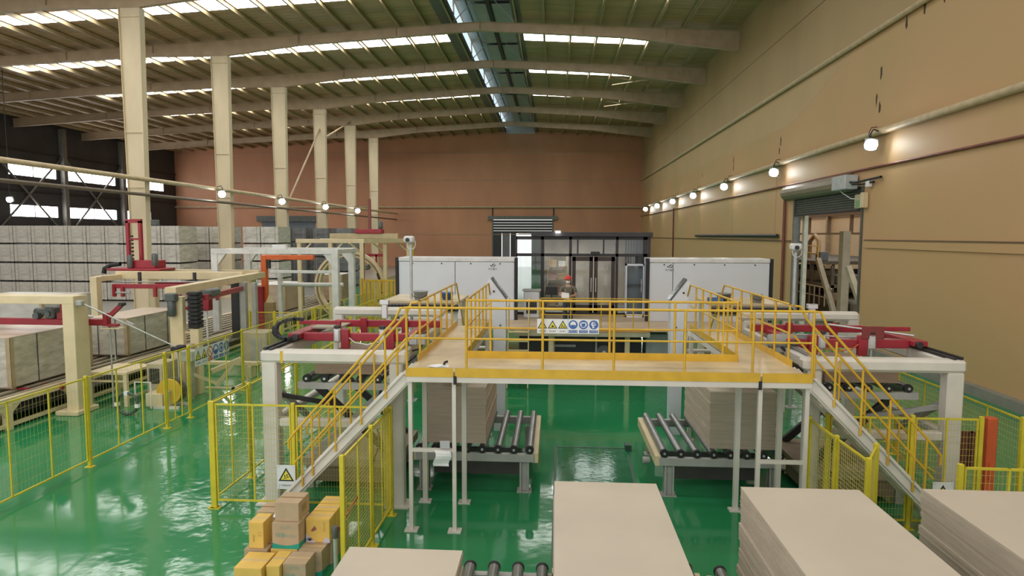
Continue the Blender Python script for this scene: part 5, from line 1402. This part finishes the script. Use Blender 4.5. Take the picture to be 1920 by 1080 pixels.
part('hanger_rod', MB().tube((-12.62,17.6,.0),(-12.62,17.6,2.35),.025,8).tube((-12.5,17.6,1.3),(-12.5,17.6,2.3),.018,8), GREYP, t)
part('shelf_plate', MB().box(-12.75,-12.2,17.4,17.65,2.28,2.31), CREAM, t)
t = thing('swing_arm_pole', 'thin grey swing arm rod before the middle wrapped stack', 'rod', (-11.6,17.6,1.5))
part('rod', MB().tube((-12.88,16.85,3.08),(-10.9,17.9,1.72),.02,8), ALU, t)
part('coupling', MB().tube((-12.0,17.4,2.5),(-11.85,17.47,2.39),.05,8).rbox(-12.98,-12.8,16.75,16.9,3.0,3.15,.02), GREYP, t)
part('head', MB().rbox(-11.0,-10.75,17.8,18.25,1.58,1.72,.03), BLACK, t)
part('support_leg', MB().tube((-10.88,18.0,.02),(-10.88,18.0,1.6),.025,8), GREYP, t)

# ---- second cream gantry with red lifter
t = thing('cream_gantry', 'cream gantry frame carrying the tall red tower', 'gantry frame', (-15,24,0))
def G(nm, x0,x1,y0,y1,z0,z1,m=CREAM,c=.015): return part(nm, MB().rbox(x0,x1,y0,y1,z0,z1,c), m, t)
G('post', -18.1,-17.82,24.2,24.5,0,3.28); G('post', -18.1,-17.82,27.9,28.2,0,3.1); G('post', -13.0,-12.68,26.6,26.9,0,3.1)
G('side_beam', -18.1,-17.82,24.5,28.2,3.08,3.3)
part('side_beam', MB().add([(-11.95,19.2,3.08),(-11.6,19.2,3.08),(-12.6,27.6,3.08),(-12.95,27.6,3.08),(-11.95,19.2,3.32),(-11.6,19.2,3.32),(-12.6,27.6,3.32),(-12.95,27.6,3.32)],[(0,3,2,1),(4,5,6,7),(0,1,5,4),(1,2,6,5),(2,3,7,6),(3,0,4,7)]), CREAM, t)
G('girder', -18.1,-12.7,25.7,25.95,3.1,3.42); G('girder', -18.1,-12.7,27.2,27.45,3.1,3.42)
G('drive_column', -11.78,-11.36,19.1,19.3,0,3.05); G('slim_column', -11.18,-10.9,19.15,19.4,0,2.05)
part('cross_strut', MB().box(-11.36,-11.18,19.2,19.26,1.0,1.06).box(-11.36,-11.18,19.2,19.26,1.9,1.96), CREAM, t)
part('rear_column', MB().box(-12.25,-12.0,24.5,24.7,0,3.08).box(-11.75,-11.6,24.5,24.7,.6,3.08), GREYP, t)
part('mast_profile', MB().box(-12.55,-12.25,24.45,24.75,.9,3.05), DARK, t)
part('lift_motor', MB().lathe([(.08,-.25),(.12,-.22),(.12,.22),(.08,.28)], (-11.62,18.98,2.70), 'Z', 14).rbox(-11.78,-11.45,18.85,19.1,2.92,3.16,.03), MOTOR, t)
for k in range(9):
    part('chain_link', MB().rbox(-11.2,-10.88,19.1,19.45,2.08+k*.125,2.19+k*.125,.02), BLACK, t)
part('red_arm', MB().bar((-10.9,19.6,2.98),(-12.1,24.4,2.86),.14,.17).bar((-12.6,23.5,2.55),(-12.0,22.4,2.7),.12,.14), RED, t)
part('grey_gearbox', MB().rbox(-11.15,-10.85,19.9,20.5,2.98,3.2,.04), MOTOR, t)
t = thing('red_lift_tower', 'tall red lifting tower on the cream gantry', 'lift tower', (-17.7,26.6,3.42))
part('base_plate', MB().rbox(-18.7,-16.4,26.0,27.2,3.42,3.52,.02), RED, t)
part('base_frame', MB().rbox(-17.9,-16.7,26.2,27.0,3.52,3.85,.02), RED, t)
part('mast_post', MB().box(-18.05,-17.93,26.4,26.55,3.5,5.5), RED, t); part('mast_post', MB().box(-17.5,-17.38,26.4,26.55,3.5,5.5), RED, t)
part('mast_head', MB().box(-18.05,-17.38,26.4,26.55,5.42,5.58), RED, t); part('mast_rung', MB().box(-18.0,-17.4,26.42,26.5,4.7,4.78), RED, t)
for k in range(8): part('rack_tooth', MB().box(-17.85,-17.78,26.4,26.5,3.7+k*.16,3.78+k*.16), DARK, t)
part('drive_motor', MB().lathe([(.08,-.25),(.11,-.2),(.11,.2),(.06,.28)], (-17.7,26.1,3.8), 'Z', 14), MOTOR, t); part('drive_motor', MB().lathe([(.09,-.25),(.12,-.2),(.12,.25),(.07,.3)], (-16.75,26.3,3.85), 'Z', 14), MOTOR, t)
part('cable_chain', MB().path([(-18.2,26.2,3.7),(-18.6,26.2,3.65),(-18.9,26.2,3.5),(-18.95,26.2,3.3)], .09, 8), BLACK, t)
t = thing('red_gripper', 'red gripper frame with hanging fingers under the cream gantry', 'gripper', (-16.6,25,2.6))
part('main_beam', MB().rbox(-17.7,-13.6,24.9,25.1,2.78,2.95,.01), RED, t)
part('main_beam', MB().rbox(-16.6,-13.4,26.0,26.15,2.85,2.98,.01), RED, t)
for x in (-17.6,-17.25,-15.9,-14.9): part('finger', MB().box(x-.06,x+.06,24.85,24.95,2.45,2.85), RED, t)
part('hanger', MB().box(-16.8,-16.7,25.2,25.3,2.95,3.42).box(-14.5,-14.4,25.2,25.3,2.95,3.42), DARK, t)
part('guide_rod', MB().tube((-17.9,25.2,3.02),(-13.4,25.2,3.05),.03,6).tube((-17.5,24.85,2.62),(-16.9,24.85,2.62),.04,6), GREYP, t)
part('arm', MB().bar((-14.4,24.4,2.8),(-13.5,24.2,2.2),.12,.16).bar((-14.9,24.2,2.12),(-13.3,24.0,2.08),.1,.12), RED, t)
part('stop_rod', MB().tube((-13.3,24.0,.8),(-13.3,24.0,2.1),.04,8), PAPER, t)
part('joint_block', MB().rbox(-13.45,-13.1,23.8,24.1,2.05,2.5,.02), RED, t)

# ---- white portal with the orange arm
t = thing('white_portal', 'white portal frame over the left line', 'portal frame', (-12,28,0))
for (x, y) in ((-14.5,27.0),(-9.25,27.0),(-14.5,30.0),(-9.5,30.0)):
    part('post', MB().rbox(x-.14,x+.14,y-.12,y+.12,0,4.12,.01), mat('portal_white', (.68,.68,.66), .4), t)
    s = 1 if x < -12 else -1
    part('corner_gusset', MB().prism([(x+s*.14,4.12),(x+s*.5,4.12),(x+s*.14,3.65)] if s > 0 else [(x+s*.14,4.12),(x+s*.14,3.65),(x+s*.5,4.12)], y-.08, y+.08, 'Y'), mat('portal_white', (.68,.68,.66), .4), t)
for y in (27.0, 30.0): part('top_beam', MB().rbox(-14.64,-9.1 if y < 28 else -9.36,y-.12,y+.12,4.12,4.34,.01), mat('portal_white', (.68,.68,.66), .4), t)
part('side_beam', MB().rbox(-14.6,-14.4,27.1,29.9,4.14,4.32,.01).rbox(-9.5,-9.2,27.1,29.9,4.14,4.32,.01), mat('portal_white', (.68,.68,.66), .4), t)
part('cross_beam', MB().rbox(-12.3,-9.3,27.4,27.6,3.28,3.4,.01).tube((-12.2,28.4,2.72),(-9.4,28.4,2.72),.09,12), mat('portal_white', (.68,.68,.66), .4), t)
part('inner_post', MB().box(-12.35,-12.2,28.3,28.5,.5,3.3), mat('portal_white', (.68,.68,.66), .4), t)
part('sign_box', MB().rbox(-11.95,-11.35,26.9,27.1,4.34,4.52,.01), PAPER, t)
t = thing('orange_arm', 'orange red swing arm under the white portal', 'swing arm', (-13.2,29,0))
part('mast', MB().rbox(-13.35,-13.1,28.8,29.05,.8,4.0,.02), ORANGE, t)
part('boom', MB().rbox(-13.35,-10.9,28.82,29.02,3.8,4.02,.02), ORANGE, t)
part('lower_mast', MB().rbox(-13.45,-13.2,28.6,28.8,.0,2.6,.02), RED, t)
part('head', MB().box(-13.1,-12.95,28.85,29,3.4,3.8), DARK, t)
part('base', MB().rbox(-13.6,-12.9,28.5,29.2,0,.3,.02), RED, t)

# ---- far cream frame with wrapping ring
t = thing('cream_wrapper_frame', 'far cream frame with corner braces around the wrapping ring', 'frame', (-11,36,0))
ZQ = 4.72
for i, x in enumerate((-13.6,-11.9,-10.2)):
    part('post', MB().rbox(x-.1,x+.1,33.9,34.1,0,ZQ-.2,.01), CREAM, t)
for i, x in enumerate((-10.2,-9.4,-8.45)):
    part('post', MB().rbox(x-.1,x+.1,34.0+i*1.6,34.2+i*1.6,0,ZQ-.2,.01), CREAM, t)
    part('corner_brace', MB().bar((x-.1,34.1+i*1.6,ZQ-.2),(x-.6,34.1+i*1.6-.4,ZQ-.8),.06,.08) if False else MB().bar((x-.05,34.1+i*1.6,ZQ-.75),(x-.5,34.0+i*1.6-.6,ZQ-.2),.06,.08), CREAM, t)
for x in (-13.6,-11.9): part('corner_brace', MB().bar((x+.08,34,ZQ-.8),(x+.65,34,ZQ-.22),.08,.08), CREAM, t)
part('corner_brace', MB().bar((-10.28,34,ZQ-.8),(-10.85,34,ZQ-.22),.08,.08), CREAM, t)
part('top_beam', MB().rbox(-13.75,-10.05,33.88,34.12,ZQ-.22,ZQ,.01), CREAM, t)
part('top_beam', MB().bar((-10.15,34,ZQ-.11),(-8.35,37.6,ZQ-.11),.2,.22), CREAM, t)
part('top_beam', MB().rbox(-13.75,-8.3,37.5,37.7,ZQ-.2,ZQ,.01), CREAM, t)
part('upper_rail', MB().rbox(-13,-9.0,37.0,37.1,ZQ,ZQ+.3,.01), mat('tan_rail', (.52,.43,.26), .5), t)
part('end_post', MB().rbox(-8.5,-8.2,37.5,37.7,0,ZQ,.01), YEL, t)
t = thing('wrapping_ring', 'cream stretch wrapping ring behind the white portal', 'wrapping machine', (-11.4,36.2,0))
b = MB(); n = 40; cx, cz, Ro, Ri = -11.55, 2.05, 2.0, 1.68
vs = []
for y in (35.9, 36.3):
    for r in (Ro, Ri):
        vs += [(cx+r*math.cos(2*math.pi*k/n), y, cz+r*math.sin(2*math.pi*k/n)) for k in range(n)]
fs = []
for k in range(n):
    j = (k+1) % n
    fs += [(k,j,n+j,n+k), (2*n+k,3*n+k,3*n+j,2*n+j), (k,2*n+k,2*n+j,j), (n+k,n+j,3*n+j,3*n+k)]
b.add(vs, fs)
part('ring', b, CREAM, t)
part('ring_track', MB().path([(cx+1.84*math.cos(2*math.pi*k/n),35.88,cz+1.84*math.sin(2*math.pi*k/n)) for k in range(n)], .04, 6, True), mat('ring_brown', (.28,.19,.11), .5), t)
part('film_head', MB().rbox(-10.9,-10.3,35.5,35.9,3.0,3.3,.05), MOTOR, t)
part('hose', MB().path([(-9.9,35.8,2.8),(-9.7,35.7,2.2),(-9.75,35.7,1.8),(-9.6,35.7,1.7)], .05, 6), DARK, t)
part('base', MB().rbox(-13.4,-9.6,35.8,36.4,0,.12,.02), CREAM, t)
t = thing('red_top_carriage', 'red carriage with thin mast on top of the far cream frame', 'carriage', (-10.6,37.3,4.75))
part('carriage_base', MB().rbox(-11.5,-9.9,36.9,37.5,ZQ+.3,ZQ+.55,.03), RED, t)
part('mast', MB().box(-10.75,-10.6,37.1,37.25,ZQ+.5,7.0), mat('dark_red_mast', (.22,.05,.04), .5), t)
part('motor', MB().lathe([(.1,0),(.14,.05),(.14,.4),(.08,.45)], (-10.05,37.2,ZQ+.55), 'Z', 12), MOTOR, t)
part('lower_gripper', MB().box(-11.0,-9.6,36.9,37.0,3.7,3.85).box(-10.3,-10.2,36.9,37,3.3,3.8).box(-9.7,-9.6,36.9,37,3.4,3.8), RED, t)

# ---- machines along the fence
def low_table(name, label, cat, x0, x1, y0, y1, h, m=CREAM):
    t = thing(name, label, cat, ((x0+x1)/2,(y0+y1)/2,0))
    part('table_top', MB().rbox(x0,x1,y0,y1,h-.08,h,.01), m, t)
    for x in (x0+.06,x1-.06):
        for y in (y0+.06,y1-.06): part('leg', MB().box(x-.05,x+.05,y-.05,y+.05,0,h-.08), m, t)
    part('lower_rail', MB().box(x0+.04,x0+.08,y0,y1,.2,.26).box(x1-.08,x1-.04,y0,y1,.2,.26).box(x0,x1,y0+.04,y0+.08,h-.3,h-.24), m, t)
    return t
low_table('work_table', 'cream work table behind the nearest fence panels', 'table', -13.4, -12.2, 17.6, 18.9, 1.0)
t = thing('strapping_unit', 'cream strapping unit with open grill behind the fence', 'strapping machine', (-11.6,18.6,0))
part('cabinet', MB().rbox(-12.0,-11.5,18.2,19.0,.05,1.15,.02), mat('unit_cream', (.50,.44,.30), .5), t)
part('grill_opening', MB().box(-11.9,-11.6,18.18,18.2,.55,1.0), DARK, t)
part('step_box', MB().rbox(-11.6,-11.1,17.5,18.0,.05,.42,.01), CREAM, t)
part('frame_tube', MB().path([(-11.75,17.3,.05),(-11.75,17.3,.8),(-11.3,17.3,.8),(-11.3,17.3,.05)], .025, 6), WHITE, t)
part('post', MB().box(-11.2,-11.0,18.9,19.1,0,1.6), mat('unit_cream', (.50,.44,.30), .5), t)
t = thing('strap_coil', 'dark hoop of strapping with white clips standing on the floor', 'coil', (-11.62,16.75,0))
b = MB(); b.path([(-11.62+.29*math.cos(2*math.pi*k/28),16.75,.33+.29*math.sin(2*math.pi*k/28)) for k in range(28)], .045, 8, True)
part('hoop', b, mat('dark_green_strap', (.04,.07,.06), .35), t)
for a in (1.6, 3.2, 6.1): part('clip', MB().cb((-11.62+.29*math.cos(a),16.75,.33+.29*math.sin(a)),(.1,.1,.1),0,0,0), PAPER, t)
t = thing('strap_reel', 'large yellow strap reel on a low stand behind the fence', 'reel', (-10.95,17.75,0))
part('reel_disc', MB().lathe([(.36,-.02),(.37,0),(.37,.03)], (-10.95,17.6,.47), 'Y', 28), mat('reel_yellow', (.62,.40,.03), .45), t)
part('reel_disc', MB().lathe([(.36,-.02),(.37,0),(.37,.03)], (-10.95,17.85,.47), 'Y', 28), mat('reel_dark', (.12,.11,.09), .5), t)
part('reel_core', MB().tube((-10.95,17.6,.47),(-10.95,17.85,.47),.2,18), mat('reel_dark', (.12,.11,.09), .5), t)
part('hub', MB().lathe([(.07,-.05),(.07,0)], (-10.95,17.57,.47), 'Y', 14), ALU, t)
part('stand', MB().box(-11.35,-10.6,17.45,17.55,.0,.07).box(-11.35,-10.6,17.9,18.0,0,.07).box(-11.0,-10.9,17.45,18.0,.0,.5), WHITE, t)
t = thing('strap_dispenser', 'grey strap dispenser box on a post near the yellow reel', 'dispenser', (-10.7,18.6,0))
part('post', MB().box(-10.95,-10.8,18.5,18.65,0,1.2), GREYP, t)
part('head', MB().rbox(-11.1,-10.65,18.3,18.75,1.2,1.5,.02), mat('dispenser_grey', (.48,.48,.43), .5), t)
part('bracket', MB().bar((-10.9,18.6,.8),(-10.4,19.2,.35),.08,.1), CREAM, t)
t = thing('yellow_bracket_stand', 'yellow triangular stand on the floor behind the sign', 'stand', (-10.6,20.2,0))
part('arm', MB().bar((-11.0,20.0,.55),(-10.3,20.6,.85),.1,.14).bar((-10.9,20.1,.05),(-10.5,20.4,.7),.08,.1).bar((-10.3,20.6,.85),(-10.2,20.9,.05),.08,.1), CREAM, t)
part('foot', MB().box(-11.2,-10.1,19.9,20.0,0,.05).box(-10.3,-10.2,19.9,21,0,.05), CREAM, t)
for k, (y, h) in enumerate(((21.6,.55),(22.6,.35))):
    t = thing('cream_floor_beam', '%s cream roller beam lying low behind the fence sign' % ('taller' if k == 0 else 'lower'), 'beam', (-11.8,y,0))
    part('beam', MB().rbox(-13.4,-10.2,y,y+.18,h-.14,h,.02), CREAM, t)
    for x in (-13.2,-10.5): part('foot', MB().box(x-.08,x+.08,y-.1,y+.28,0,h-.14), CREAM, t)
t = thing('cream_cabinet', 'cream cabinet with grey door behind the left fence', 'cabinet', (-11.2,23.8,0))
part('cabinet_body', MB().rbox(-11.7,-10.7,23.4,24.3,.05,1.3,.02), mat('unit_cream', (.50,.44,.30), .5), t)
part('door', MB().box(-11.3,-10.9,23.38,23.4,.2,1.1), GREYP, t)
part('plinth', MB().box(-11.65,-10.75,23.45,24.25,0,.05), DARK, t)
t = thing('brown_post_stand', 'brown timber post stand before the boxed stack', 'stand', (-12.3,27.9,0))
part('post', MB().box(-12.55,-12.15,27.3,27.6,.1,2.0), mat('timber_brown', (.36,.25,.12), .6), t)
part('cap', MB().prism([(-12.5,2.0),(-12.2,2.0),(-12.35,2.35)], 27.35, 27.55, 'Y'), CREAM, t)
part('foot', MB().box(-12.9,-11.8,27.1,27.8,0,.1), CREAM, t)

# ---- rear fences around the far machines
F('short yellow fence before the boxed stack on the left line', [(-11.9,24.6),(-10.9,24.6),(-9.95,24.6)], sub=1, dv=.08, dh=.15)
F('yellow mesh gate panel standing before the far machines', [(-9.9,26.2),(-8.4,26.2)], sub=1, dv=.06, dh=.1)
F('yellow mesh fence in the far middle before the wrapping ring', [(-8.35,26.2),(-8.35,29.0),(-8.35,32.0),(-8.35,35.0),(-8.35,38.0)], sub=3, dv=.09, dh=.2)
F('dense yellow fence at the far end left of the white enclosure', [(-8.3,38.2),(-7.2,38.2),(-6.2,38.2),(-6.2,34.5),(-6.2,31.0)], sub=5, dv=.08, dh=.15)
t = thing('yellow_guard_box', 'yellow slatted guard box left of the white enclosure', 'guard', (-9.4,33.2,0))
for k in range(12):
    part('slat', MB().box(-9.85+k*.2,-9.73+k*.2,33.0,33.04,.1,2.55), YEL, t)
for z in (.1, 1.35, 2.55):
    part('rail', MB().box(-9.95,-7.4,32.98,33.06,z,z+.09), YEL, t)
part('post', MB().box(-10.0,-9.9,32.95,33.1,0,2.7), YEL, t); part('post', MB().box(-7.45,-7.35,32.95,33.1,0,2.7), YEL, t)

# ---- bales stacked four high behind the columns
ORDC = ['first','second','third','fourth','fifth','sixth','seventh','eighth','ninth','tenth','eleventh','twelfth','thirteenth','fourteenth','fifteenth','sixteenth']
ROWN = ['bottom','second','third','top']
def bale(w_, d_, h_, seed, m=PALLETM):
    t = thing('wrapped_bale', 'x', 'bale', (0,0,0))
    rn = random.Random(seed); nx, nz = 4, 5; b = MB(); ring = []
    x, y = w_/2, d_/2
    for (ax, ay), (bx, by) in (((-x,-y),(x,-y)),((x,-y),(x,y)),((x,y),(-x,y)),((-x,y),(-x,-y))):
        for i in range(nx): ring.append((ax+(bx-ax)*i/nx, ay+(by-ay)*i/nx, i))
    n = len(ring); vs = []
    for j in range(nz+1):
        for px, py, i in ring:
            k_ = 0 if (i == 0 or j in (0,nz)) else 1
            vs.append((px+k_*rn.uniform(-.02,.02), py+k_*rn.uniform(-.02,.02), .09+(h_-.09)*j/nz))
    b.add(vs, [(j*n+i, j*n+(i+1) % n, (j+1)*n+(i+1) % n, (j+1)*n+i) for j in range(nz) for i in range(n)])
    b.add([(-x,-y,h_),(x,-y,h_),(x,y,h_),(-x,y,h_)], [(0,1,2,3)]); b.add([(-x,-y,.09),(x,-y,.09),(x,y,.09),(-x,y,.09)], [(0,3,2,1)])
    part('wrapped_body', b, m, t, local=True)
    for f_ in (-.32,.32): part('strap', MB().box(f_*w_-.014,f_*w_+.014,-y-.012,-y+.0,.09,h_), BALESTRAP, t, local=True)
    part('pallet', MB().box(-x+.02,x-.02,-y+.02,y-.02,0,.03).box(-x+.05,-x+.2,-y+.02,y-.02,.03,.09).box(x-.2,x-.05,-y+.02,y-.02,.03,.09).box(-.08,.08,-y+.02,y-.02,.03,.09), mat('pallet_dark', (.05,.045,.04), .7), t, local=True)
    return t
protoA = bale(1.36, 2.4, 1.35, 2); protoB = bale(1.40, 2.4, 1.35, 5); protoC = bale(1.5, 2.4, 1.35, 7, PALLETD)
cols = [(-40.9+1.425*k, 47.2, 0, 'A') for k in range(10)] + [(-29.68,51.5,1,'B'),(-28.2,51.5,1,'B'),(-26.72,51.5,1,'B'),(-24.0,51.5,1,'B'),(-22.52,51.5,1,'B')]
usedA = usedB = False
for ci, (x, y, kind, g) in enumerate(cols):
    for r in range(4):
        lab = 'grey film wrapped bale in the %s row, %s from the left photo edge' % (ROWN[r], ORDC[ci])
        loc = (x, y, .02+r*1.395)
        if kind == 0:
            if not usedA: o = protoA; usedA = True; o.location = loc
            else: o = dup(protoA, loc)
        else:
            if not usedB: o = protoB; usedB = True; o.location = loc
            else: o = dup(protoB, loc)
        o['label'] = lab; o['group'] = 'grey wrapped bales stacked four high'
# darker bales farther back before the blue grey door
n = 0
for x in (-26.6,-24.4,-22.2,-20.0):
    for r in range(4):
        loc = (x, 62.0, .02+r*1.395); n += 1
        if n == 1: o = protoC; o.location = loc
        else: o = dup(protoC, loc)
        o['label'] = 'far dark wrapped bale in the %s row, %s from the left before the blue door' % (ROWN[r], ORDC[int((x+26.6)/2.2+.5)]); o['group'] = 'far bales before the blue door'
# small wall units on the columns
solo('wall_speaker', MB().rbox(-29.9,-29.3,46.4,46.8,5.60,6.0,.04).box(-29.7,-29.5,46.5,46.7,5.56,5.60), MOTOR, 'dark horn speaker above the bales left of the nearest column', 'speaker', (-29.6,46.6,5.56))
solo('leaf_bundle', MB().ell((-26.9,51.0,5.8),(.22,.2,.24),10,6).tube((-26.9,51.0,5.555),(-26.9,51.0,5.62),.05,6), mat('dark_green_bundle', (.05,.09,.05), .7), 'dark green bundle on top of the bales beside the second column', 'bundle', (-26.9,51.0,5.555))
